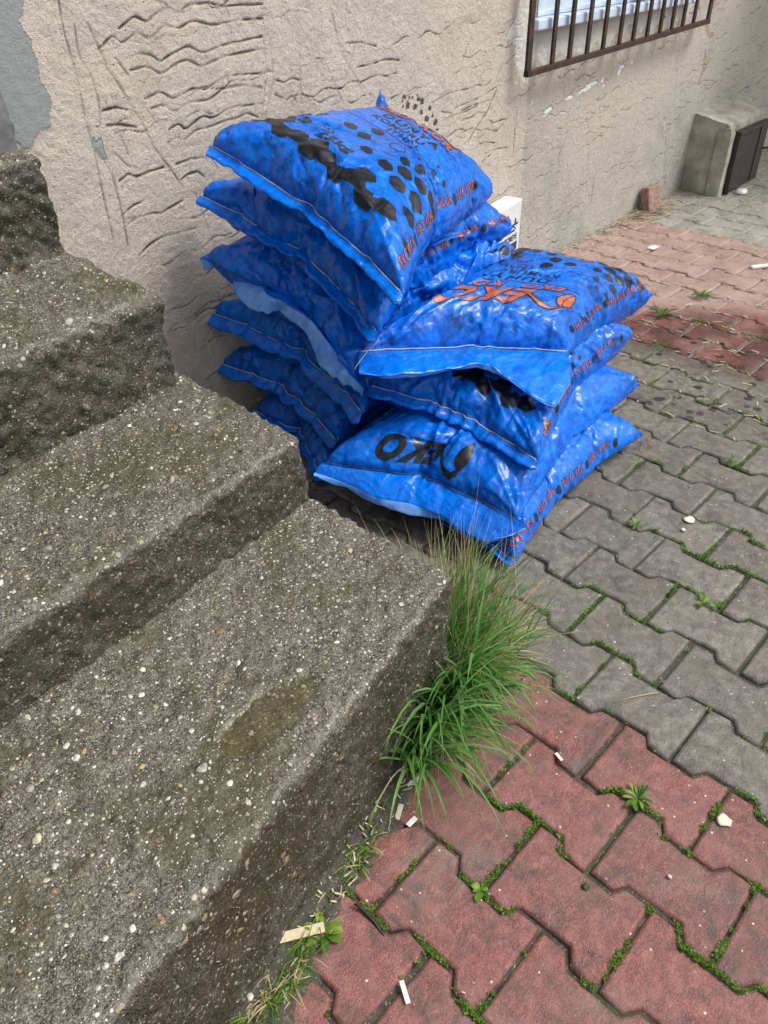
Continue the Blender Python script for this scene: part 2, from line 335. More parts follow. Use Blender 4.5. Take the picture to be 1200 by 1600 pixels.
def build_pavement():
    rnd = random.Random(4)
    def ring(r, n0):
        # dog-bone outline of the paver of row r whose joints are at u=n0 and u=n0+1
        t0, t1, b1, b0 = r-.59, r-.425, r+.41, r+.575
        P = [(n0, t0), (n0+.225, t0), (n0+.30, t1), (n0+.70, t1), (n0+.775, t0), (n0+1, t0),
             (n0+1, b0), (n0+.775, b0), (n0+.70, b1), (n0+.30, b1), (n0+.225, b0), (n0, b0)]
        return np.array([lat(u, v) for u, v in P])
    def inset(P, d):
        n = len(P); out = []
        area = sum(P[i][0]*P[(i+1) % n][1]-P[(i+1) % n][0]*P[i][1] for i in range(n))
        sg = 1 if area > 0 else -1
        for i in range(n):
            e1 = P[i]-P[i-1]; e2 = P[(i+1) % n]-P[i]; e1 = e1/np.linalg.norm(e1); e2 = e2/np.linalg.norm(e2)
            n1 = sg*np.array([-e1[1], e1[0]]); n2 = sg*np.array([-e2[1], e2[0]]); m = n1+n2; m /= np.linalg.norm(m)
            out.append(P[i]+m*d/max(.5, m@n1))
        return np.array(out)
    V = []; F = []; A = []
    for r in range(-58, 21):
        k0 = -9; odd = r % 2
        for n in range(k0, 20):
            n0 = n+.5*odd; P = ring(r, n0); c = P.mean(0)
            if c[1] > wy(c[0])+.16 or c[1] < -4.3 or c[0] < -3.1 or c[0] > 9.2: continue
            if c[1] > .36+.247*(c[0]) and c[0] < -.60: continue       # under the staircase
            if c[1] < -2.6 and c[0] > 3: continue
            red = 1. if (r >= 2 or -18 <= r <= -10) else 0.
            tx, ty = rnd.gauss(0, .007), rnd.gauss(0, .007); dz = rnd.gauss(0, .0012); rv = rnd.random()
            P = P+np.array([rnd.gauss(0, .0013), rnd.gauss(0, .0013)])
            lev = [(inset(P, .0034), -.03), (inset(P, .0040), -.0065), (inset(P, .0070), -.0024), (inset(P, .0112), 0.)]
            b = len(V); m = 12
            for li, (R, z) in enumerate(lev):
                for q, p in enumerate(R):
                    jx = rnd.gauss(0, .0006)
                    x, y = p[0]+jx, p[1]+rnd.gauss(0, .0006)
                    V.append((x, y, z+dz+tx*(x-c[0])+ty*(y-c[1])))
                    e_ = x+1.0*(y-.7)+.12*vn(x*3, y*3, 9); dust = float(ss(1.62, 2.0, e_))*.95-float(ss(1.35, 1.5, x)*ss(1.85, 1.6, e_))*.85
                    if x > 3.2: dust = max(dust, .55)
                    A.append((red, rv, dust))
            area_pos = sum(P[i][0]*P[(i+1) % m][1]-P[(i+1) % m][0]*P[i][1] for i in range(m)) > 0
            for li in range(3):
                for q in range(m):
                    f = (b+li*m+q, b+li*m+(q+1) % m, b+(li+1)*m+(q+1) % m, b+(li+1)*m+q)
                    F.append(f if area_pos else f[::-1])
            f = tuple(b+3*m+q for q in range(m)); F.append(f if area_pos else f[::-1])
    o = mesh('pavement', V, F, M_PAV)
    at_ = o.data.attributes.new('pav', 'FLOAT_VECTOR', 'POINT'); at_.data.foreach_set('vector', np.array(A, np.float32).reshape(-1))
    Vn = np.array(V); s = ss(.62, .25, np.hypot((Vn[:, 0]-1.38)/1.0, (Vn[:, 1]-.45)/1.1))*.95
    at_ = o.data.attributes.new('stain', 'FLOAT', 'POINT'); at_.data.foreach_set('value', s.astype(np.float32))
    # smooth bevels, flat tops
    sm = np.ones(len(F), bool); sm[36::37] = False
    o.data.polygons.foreach_set('use_smooth', sm)
    tag(o, kind='structure'); return o
build_pavement()

# ---------------------------------------------------------------- staircase
stair = empty('staircase', (-.45, .3, 0), 'rough grey pebble-concrete staircase with broken edges, climbing towards the wall', 'staircase')
def solid(name, foot, zb, ztop, seed, rad=.016, rough=.006, res=.010, mat=None, ero=.0):
    """block with footprint corners foot = front-left, front-right, back-right, back-left ; ztop gives the 4 top heights"""
    FL, FR, BR, BL = [np.array(p, float) for p in foot]
    nx = int(max(np.linalg.norm(FR-FL), .05)/res); ny = int(np.linalg.norm(BR-FR)/res*.9)+2; nz = int((max(ztop)-zb)/res*.9)+2
    def P(a, b, c):      # a along front, b depth, c height 0..1 (arrays)
        a, b, c = np.broadcast_arrays(a, b, c); a = a[..., None]; b = b[..., None]; c = c[..., None]
        xy = (FL*(1-a)+FR*a)*(1-b)+(BL*(1-a)+BR*a)*b
        zt = (ztop[0]*(1-a)+ztop[1]*a)*(1-b)+(ztop[3]*(1-a)+ztop[2]*a)*b
        return np.concatenate([xy, zb+(zt-zb)*c], -1)
    a = np.linspace(0, 1, nx); b = np.linspace(0, 1, ny); c = np.linspace(0, 1, nz)
    parts = [P(a[None, :], b[:, None], 1.), P(a[None, :], 0., c[:, None]), P(1., b[None, :], c[:, None])]
    V = []; F = []; DM = []
    ctr = P(np.array(.5), np.array(.5), np.array(.5))
    Lx = np.linalg.norm(FR-FL); Ly = np.linalg.norm(BR-FR); Lz = ztop[1]-zb
    ab = [(a[None, :]+0*b[:, None], b[:, None]+0*a[None, :], 1+0*b[:, None]*a), (a[None, :]+0*c[:, None], 0*c[:, None]*a, c[:, None]+0*a[None, :]), (1+0*c[:, None]*b, b[None, :]+0*c[:, None], c[:, None]+0*b[None, :])]
    ex = (FR-FL)/Lx; ey = (BR-FR)/Ly; ex3 = np.array([*ex, 0]); ey3 = np.array([*ey, 0]); ez3 = np.array([0, 0, 1.])
    for G, (aa, bb, cc) in zip(parts, ab):
        dx = (1-aa)*Lx; dy = bb*Ly; dz = (1-cc)*Lz           # distances inward from end face, front face, top
        # rounded-box pull
        n1 = fbm(G[..., 0]*9+G[..., 2]*7, G[..., 1]*9-G[..., 2]*5, seed)
        R = rad*(1+.9*n1)+ero*(.5+.5*vn(G[..., 0]*16, G[..., 1]*16+G[..., 2]*16, seed+9)); R = np.clip(R, .004, None)[..., None]
        q = np.stack([np.maximum(R[..., 0]-dx, 0), np.maximum(R[..., 0]-dy, 0), np.maximum(R[..., 0]-dz, 0)], -1)
        ln = np.linalg.norm(q, axis=-1, keepdims=True); qq = np.where(ln > 1e-9, q/np.maximum(ln, 1e-9)*np.minimum(ln, R), 0)
        mv = qq-q                                            # pull back towards the inside
        G = G+mv[..., :1]*ex3-mv[..., 1:2]*ey3+mv[..., 2:]*ez3
        edge = (q > 0).sum(-1) >= 2
        d = rough*(.75*fbm(G[..., 0]*11+3, G[..., 1]*11+G[..., 2]*13, seed+3)+.55*fbm(G[..., 0]*38+G[..., 2]*9, G[..., 1]*38+G[..., 2]*33, seed+5, 3))
        d = d+rough*.9*vn(G[..., 0]*95+G[..., 2]*40, G[..., 1]*95+G[..., 2]*80, seed+7)*(.45+.55*np.clip(ln[..., 0]/.01, 0, 1))
        dirn = np.stack([np.where(dx < .02, 1., 0), np.where(dy < .02, 1., 0), np.where(dz < .02, 1., 0)], -1)
        # continuous normal blend so shared edges stay welded
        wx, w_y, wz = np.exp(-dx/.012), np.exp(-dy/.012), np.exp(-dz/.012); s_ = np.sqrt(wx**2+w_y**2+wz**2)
        G = G+d[..., None]*((wx/s_)[..., None]*ex3-(w_y/s_)[..., None]*ey3+(wz/s_)[..., None]*ez3)
        off = len(V) and sum(len(v) for v in V); ny_, nx_ = G.shape[:2]
        i, j = np.meshgrid(np.arange(nx_-1), np.arange(ny_-1)); bb_ = (j*nx_+i)+off
        f = np.stack([bb_, bb_+1, bb_+nx_+1, bb_+nx_], -1).reshape(-1, 4)
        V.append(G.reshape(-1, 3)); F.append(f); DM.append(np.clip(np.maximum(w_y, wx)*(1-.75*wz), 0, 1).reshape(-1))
    V = np.concatenate(V); F = np.concatenate(F)
    me = bpy.data.meshes.new(name); me.vertices.add(len(V)); me.vertices.foreach_set('co', V.reshape(-1).astype(np.float32))
    me.loops.add(len(F)*4); me.loops.foreach_set('vertex_index', F.reshape(-1).astype(np.int32)); me.polygons.add(len(F)); me.polygons.foreach_set('loop_start', np.arange(0, len(F)*4, 4, dtype=np.int32))
    me.update(calc_edges=True); me.materials.append(mat or M_CON)
    da = me.attributes.new('damp_shade', 'FLOAT', 'POINT'); da.data.foreach_set('value', np.concatenate(DM).astype(np.float32))  # front and end faces darker: damp concrete and painted shade together
    bm = bmesh.new(); bm.from_mesh(me); bmesh.ops.remove_doubles(bm, verts=bm.verts, dist=.0006); bmesh.ops.recalc_face_normals(bm, faces=bm.faces); bm.to_mesh(me); bm.free()
    me.polygons.foreach_set('use_smooth', np.ones(len(me.polygons), bool))
    o = bpy.data.objects.new(name, me); COL.objects.link(o); return o
def wetattr(o, spots):
    n = len(o.data.vertices); co = np.empty(n*3); o.data.vertices.foreach_get('co', co); co = co.reshape(-1, 3); wv = np.zeros(n)
    for (x, y, rx, ry, an, z) in spots:
        dx, dy = co[:, 0]-x, co[:, 1]-y; c, s = math.cos(an), math.sin(an)
        r = np.hypot((dx*c+dy*s)/rx, (-dx*s+dy*c)/ry)+.30*fbm(co[:, 0]*14, co[:, 1]*14, 77)
        wv = np.maximum(wv, ss(1.12, .86, r)*(co[:, 2] > z))
    a = o.data.attributes.new('wet', 'FLOAT', 'POINT'); a.data.foreach_set('value', wv.astype(np.float32))
def yl(x, m, c): return m*x+c
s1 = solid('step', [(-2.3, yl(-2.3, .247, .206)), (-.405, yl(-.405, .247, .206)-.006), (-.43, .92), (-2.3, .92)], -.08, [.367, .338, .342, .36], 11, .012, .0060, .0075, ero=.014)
p0 = at(415, 1125, .345); p1 = at(470, 1075, .345); p2 = at(345, 1185, .345)
wetattr(s1, [(p0[0], p0[1], .105, .042, math.atan2(p1[1]-p2[1], p1[0]-p2[0]), .32)])
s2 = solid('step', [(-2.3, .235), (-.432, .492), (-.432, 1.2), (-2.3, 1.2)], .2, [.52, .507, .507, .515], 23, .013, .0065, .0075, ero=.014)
wetattr(s2, [])
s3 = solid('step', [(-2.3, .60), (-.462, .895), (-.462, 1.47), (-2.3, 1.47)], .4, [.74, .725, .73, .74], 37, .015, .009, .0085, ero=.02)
wetattr(s3, [])
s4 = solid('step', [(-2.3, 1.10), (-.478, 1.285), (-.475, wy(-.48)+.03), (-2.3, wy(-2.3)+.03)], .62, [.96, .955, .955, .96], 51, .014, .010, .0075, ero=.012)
wetattr(s4, [])
adopt(stair, s1, s2, s3, s4)
s4['label'] = 'crumbled grey top step against the wall'

# rounded cement threshold lying on the top step
th = solid('door_threshold', [(-1.3, 1.33), (-.487, 1.365), (-.482, wy(-.482)+.03), (-1.3, wy(-1.3)+.03)], .93, [1.10, 1.09, 1.09, 1.10], 71, .026, .006, .01, M_CEM)
tag(th, 'smooth dark grey cement threshold block on the crumbled top step, at the left edge', 'threshold')

# strip of soil and grit along the foot of the first step
def soil_strip():
    xs = np.linspace(-1.75, -.30, 260); G = []
    for k, t in enumerate(np.linspace(0, 1, 16)):
        wd = .062+.022*fbm(xs*7, xs*0+2, 91)+.014*vn(xs*40, xs*0, 92)
        wd = wd*ss(-.27, -.42, xs)+.02
        x = xs+.24*wd*t; y = yl(xs, .247, .206)+.03-t*(wd+.03)
        z = .016*(1-t)**1.2+.0035-.012*ss(.8, 1, t)+.004*fbm(x*30, y*30, 93)*(1-t*.5)+.0022*vn(x*120, y*120, 94)
        G.append(np.stack([x, y, z], -1))
    o = gridmesh('soil_strip', np.array(G)[::-1], M_SOIL); tag(o, kind='structure')
soil_strip()
# dirt washed against the foot of the wall
xs = np.linspace(-.4, 8.5, 900); G = []
for t in np.linspace(0, 1, 8):
    wd = .022+.03*fbm(xs*4, xs*0, 95)+.012*vn(xs*30, xs*0, 96)
    G.append(np.stack([xs, wy(xs)+.02-t*(wd+.02), .010*(1-t)+.002-.014*ss(.6, 1, t)+.004*fbm(xs*20, t*4+xs*0, 97)], -1))
o = gridmesh('wall_foot_soil', np.array(G)[::-1], M_GRIT); tag(o, kind='structure')

# ---------------------------------------------------------------- the rendered building wall
WX0, WX1 = 1.80, 3.27; WZ0, WZ1 = 1.0, 2.15         # window opening
def build_wall():
    root = empty('building_wall', (1.0, wy(1.0), 0), 'tan rendered house wall with wavy combed grooves, greyer under the barred window', 'wall')
    xs = np.concatenate([np.arange(-1.15, -.5, .006), np.arange(-.5, .8, .0027), np.arange(.8, 2.35, .0040), np.arange(2.35, 4.2, .0062), np.arange(4.2, 9.01, .03)])
    zs = np.concatenate([np.arange(-.06, 1.0-.001, .0033), [1.0], np.arange(1.0033, 1.42, .0033)])
    X, Zg = np.meshgrid(xs, zs); D = np.zeros_like(X); Gv = np.zeros_like(X); col = np.zeros(X.shape+(4,))
    def stroke(pts, dep=.004, wd=.0045, jit=.5, seed=0):
        pts = np.array(pts, float)
        if len(pts) > 3:      # round the corners of the comb stroke
            for _ in range(1):
                q = np.empty((2*len(pts)-2, 2)); q[0::2] = pts[:-1]*.86+pts[1:]*.14; q[1::2] = pts[:-1]*.14+pts[1:]*.86; q[0] = pts[0]; q[-1] = pts[-1]; pts = q
        for k in range(len(pts)-1):
            (x0, z0), (x1, z1) = pts[k], pts[k+1]; m = .02
            i0, i1 = np.searchsorted(xs, [min(x0, x1)-m, max(x0, x1)+m]); j0, j1 = np.searchsorted(zs, [min(z0, z1)-m, max(z0, z1)+m])
            if i1 <= i0 or j1 <= j0: continue
            x = X[j0:j1, i0:i1]; z = Zg[j0:j1, i0:i1]; dx, dz = x1-x0, z1-z0; L2 = dx*dx+dz*dz+1e-9
            t = np.clip(((x-x0)*dx+(z-z0)*dz)/L2, 0, 1); nz = vn(x*45, z*45, 200+seed)
            d = np.hypot(x-x0-t*dx, z-z0-t*dz)+.0016*nz
            amp = np.clip(.8+.6*vn(x*11, z*11, 201+seed), .25, 1)
            side = ((z-z0)*dx-(x-x0)*dz)/math.sqrt(L2)
            D[j0:j1, i0:i1] = np.minimum(D[j0:j1, i0:i1], -.75*dep*amp*np.exp(-(d/(wd*.5))**2))
            rim = .0013*amp*np.exp(-((d-wd*1.2)/(wd*.6))**2)*(side < 0); D[j0:j1, i0:i1] += rim*.3
            Gv[j0:j1, i0:i1] = np.maximum(Gv[j0:j1, i0:i1], amp*np.exp(-(d/(wd*.45))**2)*min(1, dep/.004))
    def P(px): a = [atw(x, y) for x, y in px]; return [(p[0], p[2]) for p in a]
    c8 = lambda L: P([(x/3., y/3.) for x, y in L]); cl = lambda L: P([(130+x/2.449, 60+y/2.449) for x, y in L]); c2 = lambda L: P([(560+x/4.286, 130+y/4.286) for x, y in L])
    big = [[(560,135),(630,75),(690,105),(740,55),(790,30),(830,62),(890,20),(960,15),(1000,40),(1100,25),(1230,20)],
     [(490,205),(530,165),(575,205),(640,150),(700,185),(770,115),(840,135),(900,95),(1000,120),(1100,95),(1230,88)],
     [(590,280),(650,250),(710,260),(750,290),(810,250),(880,215),(950,250),(1050,210),(1230,172)],
     [(610,330),(690,310),(755,350),(830,295),(880,280),(945,315),(1050,265),(1230,228)],
     [(680,465),(750,430),(815,465),(900,415),(970,420),(1040,365),(1120,350),(1230,345)],
     [(710,510),(760,490),(820,525),(880,480),(980,470),(1050,415),(1130,400),(1230,412)],
     [(790,610),(840,580),(870,610),(950,545),(1000,555),(1080,505),(1230,485)],
     [(790,670),(830,645),(870,655),(920,610),(1000,590),(1060,565),(1110,555),(1160,530),(1210,550)],
     [(480,520),(540,505),(600,515)], [(560,850),(600,815),(640,830),(700,805),(770,785)], [(500,200),(460,230)],
     [(570,1010),(620,965),(680,940)], [(590,1060),(640,1020),(710,1000),(760,1000),(800,975),(860,940)], [(850,845),(880,820),(930,805),(960,830)],
     [(650,1200),(700,1150),(760,1110),(850,1090),(920,1070)], [(830,770),(900,745),(960,740)], [(540,720),(600,780),(640,785)], [(780,20),(640,-30)]]
    for k, L in enumerate(big): stroke(c8(L), .0065, .0048, seed=k)
    stroke(c8([(500,590),(560,585),(640,597)]), .009, .006)
    for L in ([(480,290),(540,370),(620,500),(680,600),(720,690),(800,790),(860,880)], [(350,120),(370,260),(430,360),(465,480),(470,580)], [(275,0),(300,150),(360,350),(400,560),(440,700),(490,950),(530,1120)],
              [(540,270),(600,350)], [(665,480),(720,560)], [(440,690),(520,800),(560,950),(600,1150)], [(410,110),(500,300)]):
        stroke(c8(L), .0030, .0060)
    for L in ([(740,160),(770,170),(800,152),(830,160)], [(735,215),(780,237),(800,220),(815,236)], [(885,235),(910,248),(940,228),(985,215)], [(945,165),(1000,155)], [(1060,170),(1100,150),(1130,140),(1160,146),(1200,133)], [(1050,110),(1100,100),(1160,80),(1210,84)], [(1000,20),(1060,15),(1120,30)], [(1180,230),(1210,215)]):
        stroke(cl(L), .006, .0045)
    for L in ([(975,10),(1010,100),(1090,240)], [(1000,70),(1050,160),(1110,230)], [(828,60),(835,200),(840,350)], [(690,0),(705,120),(680,330)], [(715,0),(730,160),(690,330)]): stroke(cl(L), .0013, .006)
    for L in ([(870,240),(905,268),(950,250),(1000,238)], [(830,320),(870,303),(905,327),(935,320)], [(790,390),(820,410),(860,395),(930,402)], [(700,330),(760,300),(830,320)], [(640,170),(740,130),(830,90),(940,18)], [(560,190),(660,210),(760,150),(900,110)], [(270,90),(330,60),(400,20)], [(480,140),(600,70),(760,30)], [(580,240),(700,200),(800,150)], [(850,470),(930,440),(1000,430)], [(700,250),(780,220)]): stroke(c2(L), .004, .0038)
    stroke(c2([(930,40),(870,190),(800,290),(740,385)]), .005, .006)
    # comb lines between the traced ones
    R = random.Random(8)
    for row in range(64):
        z = .03+row*.0215; x = -.35+R.random()*.3
        while x < 6.0:
            ln = R.uniform(.10, .38); gap = R.uniform(.02, .30)
            dense = 1.0 if (z < .62 or x > 1.2) else .42
            if R.random() < dense*.55:
                sl_ = .04+.34*max(0, .75-z) if x < 1.3 else R.uniform(.02, .2); pts = []; xx = x; ph = R.random()*6
                while xx < x+ln:
                    pts.append((xx, z+sl_*(xx-x)+.0075*math.sin(xx*52+ph+z*20)+R.uniform(-.003, .003))); xx += R.uniform(.014, .03)
                if len(pts) > 1: stroke(pts, R.uniform(.0022, .0052)*(1 if x < 1.7 else .9), R.uniform(.0022, .0034), seed=row)
            x += ln+gap
    for k in range(46):     # straight trowel scratches
        x = R.uniform(-.4, 4.5); z = R.uniform(.1, 1.2); a = R.choice([1.9, 1.2, -1.2, .9])+R.uniform(-.15, .15); l = R.uniform(.08, .35)
        stroke([(x, z), (x+l*math.cos(a), z+l*math.sin(a))], .0022, .003, seed=k)
    # cracks of the lower right part
    for L in ([(385,560),(350,640),(385,830)], [(790,520),(780,690)], [(735,700),(720,800)], [(500,700),(480,860)], [(160,640),(185,330)]):
        stroke(P([(740+x/2.609, y/2.609) for x, y in L]), .004, .003)
    # large unevenness, grain
    D += .004*fbm(X*4, Zg*4, 40)+.0012*vn(X*60, Zg*60, 42)+.0007*vn(X*140, Zg*140, 43)
    edge_x = 1.765+.006*vn(Zg*9, Zg*0, 60)
    grey = ss(0, .012, X-edge_x); D -= .007*grey
    g2 = grey*(.75+.5*ss(.75, .35, Zg+.14*vn(X*3, Zg*3, 44)))
    low = .55*ss(.40, .06, Zg+.12*vn(X*4, Zg*4, 45))*ss(-.1, .4, X)
    gattr = np.clip(np.maximum(g2*(.55+.35*fbm(X*2.2, Zg*2.2, 46)+.2), low), 0, 1)
    # paint / patches: rgba attribute
    def poly(px, c, rag=.006, a=1., zoff=0., seed=300, world=None, rel=0.):
        Q = np.array(P(px) if world is None else world); x0, z0 = Q.min(0)-.03; x1, z1 = Q.max(0)+.03
        i0, i1 = np.searchsorted(xs, [x0, x1]); j0, j1 = np.searchsorted(zs, [z0, z1])
        if i1 <= i0 or j1 <= j0: return
        x = X[j0:j1, i0:i1]; z = Zg[j0:j1, i0:i1]; x = x+rag*fbm(x*28, z*28, seed); z = z+rag*fbm(x*28, z*28, seed+5)
        ins = np.zeros(x.shape, bool); n = len(Q)
        for k in range(n):
            (ax, az), (bx, bz) = Q[k], Q[(k+1) % n]
            cnd = ((az > z) != (bz > z)) & (x < (bx-ax)*(z-az)/(bz-az+1e-12)+ax); ins ^= cnd
        blk = col[j0:j1, i0:i1]; blk[ins] = (*c, a); D[j0:j1, i0:i1][ins] += rel; Gv[j0:j1, i0:i1][ins] *= .3
        D[j0:j1, i0:i1][ins] *= (.5 if rel else 1)
    # blue-grey cement smeared over the corner by the threshold
    poly([(-60,-40),(38,-40),(36,20),(30,30),(46,60),(58,95),(60,120),(82,150),(78,195),(62,205),(50,225),(36,232),(22,220),(-60,260)], (.235, .265, .275), .012, .9, rel=.005)
    poly([(144,212),(150,222),(158,215),(163,235),(167,250),(158,252),(150,240),(143,228)], (.27, .28, .28), .003, .9)
    # whitish paint torn round the window
    poly([(800,-60),(812,0),(806,28),(796,45),(792,62),(806,72),(806,98),(812,118),(818,134),(822,124),(836,0),(836,-60)], (.62, .60, .56), .010, .95)
    ww = [(WX0-.02, WZ0+.01)]+[(WX0-.02+k*.06, (.885 if k < 12 else .93)+.022*math.sin(k*2.3)+.012*math.sin(k*5.1)) for k in range(25)]+[(3.3, WZ0+.01)]
    poly(None, (.56, .54, .50), .014, .9, world=ww)
    for (x, y, w_, h_) in ((858,172,8,6),(852,180,4,3),(891,152,8,5),(918,138,9,5),(926,131,11,5),(908,143,5,4),(944,125,3,5),(970,112,4,7),(973,104,5,4),(833,160,2,6),(836,168,3,2),(882,176,5,2),(990,97,2,4),(1018,86,2,3),(822,290,2,2),(945,134,3,4)):
        poly([(x-w_, y+h_*.6), (x-w_*.3, y-h_*.3), (x+w_*.6, y-h_), (x+w_, y-h_*.3), (x+w_*.2, y+h_*.6), (x-w_*.4, y+h_)], (.74, .76, .76), .006, .95, seed=310+x)
    for L in ([(1112,2),(1124,-4),(1120,10),(1108,24),(1104,38),(1105,50),(1110,62),(1118,56),(1116,50),(1110,52),(1108,40),(1112,28)], [(1104,76),(1106,90),(1100,112),(1095,130),(1093,128),(1099,108)], [(1112,84),(1106,104),(1100,118),(1100,112),(1108,92)]):
        poly(L, (.34, .15, .095), .004, .6, seed=333)
    # dark drips beside the top sack
    for (x, y, w_, h_) in ((640,153,1.6,3),(645,152,1,2),(655,155,3,4),(660,158,3,6),(632,152,3,4),(629,158,1.5,3),(638,165,3,6),(649,168,3,5),(659,175,2.5,5),(672,170,2.5,4),(667,186,4,6),(681,192,3,6),(677,181,1.6,3),(684,203,2,2),(630,167,1.5,3),(652,149,1.2,2)):
        Lq = P([(x-w_, y+h_), (x-w_*1.1, y-h_*.2), (x, y-h_), (x+w_, y-h_*.4), (x+w_*.8, y+h_*.7)])
        poly(None, (.028, .024, .02), .0035, .9, world=Lq, seed=350+int(x), rel=-.003)
    keep = ~((X[:-1, :-1] >= WX0-.004) & (X[:-1, :-1] < WX1) & (Zg[:-1, :-1] >= WZ0-.002))
    G = np.stack([X, wy(X)-D, Zg], -1)
    o = gridmesh('plaster_face', G, M_WALL, None, True, keep)
    a = o.data.attributes.new('groove', 'FLOAT', 'POINT'); a.data.foreach_set('value', np.clip(Gv, 0, 1).reshape(-1).astype(np.float32))
    a = o.data.attributes.new('grey', 'FLOAT', 'POINT'); a.data.foreach_set('value', gattr.reshape(-1).astype(np.float32))
    a = o.data.attributes.new('paint', 'FLOAT_COLOR', 'POINT'); a.data.foreach_set('color', col.reshape(-1).astype(np.float32))
    # upper storey, sides, back: plain faces with the same plaster
    def quad(x0, x1, z0, z1, off=-.002): return [(x0, wy(x0)-off, z0), (x1, wy(x1)-off, z0), (x1, wy(x1)-off, z1), (x0, wy(x0)-off, z1)]
    zt = 1.41; T = 5.2; V = []; F = []
    for q in (quad(-4, -1.14, -.06, T), quad(-1.15, WX0, zt, T), quad(WX1, 9, zt, T), quad(WX0, WX1, WZ1, T), quad(9, 14, -.06, T)):
        b = len(V); V += q; F.append((b, b+1, b+2, b+3))
    b = len(V); V += [(-4, wy(-4), T), (14, wy(14), T), (14, 6.5, T), (-4, 6.5, T)]; F.append((b, b+1, b+2, b+3))
    b = len(V); V += [(14, wy(14), -.06), (14, 6.5, -.06), (14, 6.5, T), (14, wy(14), T)]; F.append((b, b+1, b+2, b+3))
    b = len(V); V += [(-4, wy(-4), -.06), (-4, 6.5, -.06), (-4, 6.5, T), (-4, wy(-4), T)]; F.append((b+3, b+2, b+1, b))
    up = mesh('upper_wall', V, F, M_WALL)
    # reveals
    V = []; F = []
    for (xa, za, xb, zb) in ((WX0, WZ0, WX0, WZ1), (WX1, WZ0, WX1, WZ1), (WX0, WZ1, WX1, WZ1), (WX0, WZ0, WX1, WZ0)):
        b = len(V); V += [(xa, wy(xa)+.004, za), (xb, wy(xb)+.004, zb), (xb, wy(xb)+.16, zb), (xa, wy(xa)+.16, za)]; F.append((b, b+1, b+2, b+3))
    rv = mesh('window_reveal', V, F, mat_plain('white_reveal_plaster', (.62, .6, .56), (.5, .48, .43), 20, .8, .5))
    adopt(root, o, up, rv)
build_wall()

# window: frame, pane, sill
wr = empty('window', (2.5, wy(2.5), 1.0), 'pale blue framed window behind the rusty iron bars', 'window')
def wbox(name, x0, x1, z0, z1, f, b, mat, bw=.004):
    V = []
    for z in (z0, z1): V += [(x0, wy(x0)+f, z), (x1, wy(x1)+f, z), (x1, wy(x1)+b, z), (x0, wy(x0)+b, z)]
    F = [(0,3,2,1),(4,5,6,7),(0,1,5,4),(1,2,6,5),(2,3,7,6),(3,0,4,7)]
    o = mesh(name, V, F, mat); bevel(o, bw); return o
adopt(wr, wbox('window_frame', WX0+.01, WX1-.01, 1.045, 1.115, .07, .12, M_PVC), wbox('window_frame', WX0+.01, WX0+.08, 1.116, 2.13, .07, .12, M_PVC), wbox('window_frame', WX1-.08, WX1-.01, 1.116, 2.13, .07, .12, M_PVC), wbox('window_frame', 2.5, 2.57, 1.116, 2.13, .068, .121, M_PVC),
      wbox('window_pane', WX0+.081, WX1-.081, 1.116, 2.12, .09, .1, M_GLASS, .001))
sa, sb = atw(820, 40, .03), atw(1083, 8, .03)
sill = wbox('window_sill', WX0-.05, 3.235, 1.003, 1.043, -.035, .14, M_PVC, .006)
sill2 = wbox('sill_step', WX0-.0, 3.22, 1.044, 1.062, .02, .14, M_PVC, .004)
adopt(wr, sill, sill2)
wd_ = wbox('wooden_tray', 2.62, 2.95, 1.064, 1.085, -.01, .06, mat_plain('brown_wood', (.22, .10, .04), (.13, .06, .025), 60, .6)); tag(wd_, 'small brown wooden board lying on the pale window sill behind the bars', 'board')

# iron grille: flat bars welded on a bottom rail, a little out of level
def build_grille():
    OFF = .055
    A = atw(822, 121, OFF); B = atw(1105, 37, OFF)
    root = empty('window_grille', tuple(A), 'rusty dark brown iron window grille with vertical bars', 'window grille')
    def railz(x): return A[2]+(B[2]-A[2])*(x-A[0])/(B[0]-A[0])
    def obox(name, x0, x1, z0l, z0r, z1, f, b):
        V = []
        for zl, zr in ((z0l, z0r), (z1, z1) if z1 > 1.5 else (z1+z0l, z1+z0r)):
            V += [(x0, wy(x0)-f, zl), (x1, wy(x1)-f, zr), (x1, wy(x1)-b, zr), (x0, wy(x0)-b, zl)]
        o = mesh(name, V, [(0,3,2,1),(4,5,6,7),(0,1,5,4),(1,2,6,5),(2,3,7,6),(3,0,4,7)], M_RUST); bevel(o, .002); return o
    obs = [obox('bottom_rail', A[0]-.004, B[0]+.01, A[2], B[2], .022, OFF+.012, OFF-.012)]
    c7 = [(318,275),(388,250),(460,230),(525,210),(592,190),(648,172),(705,155),(757,140),(805,125),(850,112),(895,100)]
    xs_ = [A[0]+.008]+[atw(740+x/2.609, y/2.609, OFF)[0] for x, y in c7]+[B[0]]
    for k, x in enumerate(xs_):
        hw = .017 if k in (0, len(xs_)-1) else .0125
        obs.append(obox('bar', x-hw, x+hw, railz(x-hw)+.0225, railz(x+hw)+.0225, 2.2, OFF+.006-(.001 if k % 2 else 0), OFF-.006))
    obs.append(obox('top_rail', A[0]-.004, B[0]+.01, 2.2, 2.2, .02, OFF+.012, OFF-.012))
    adopt(root, *obs)
build_grille()

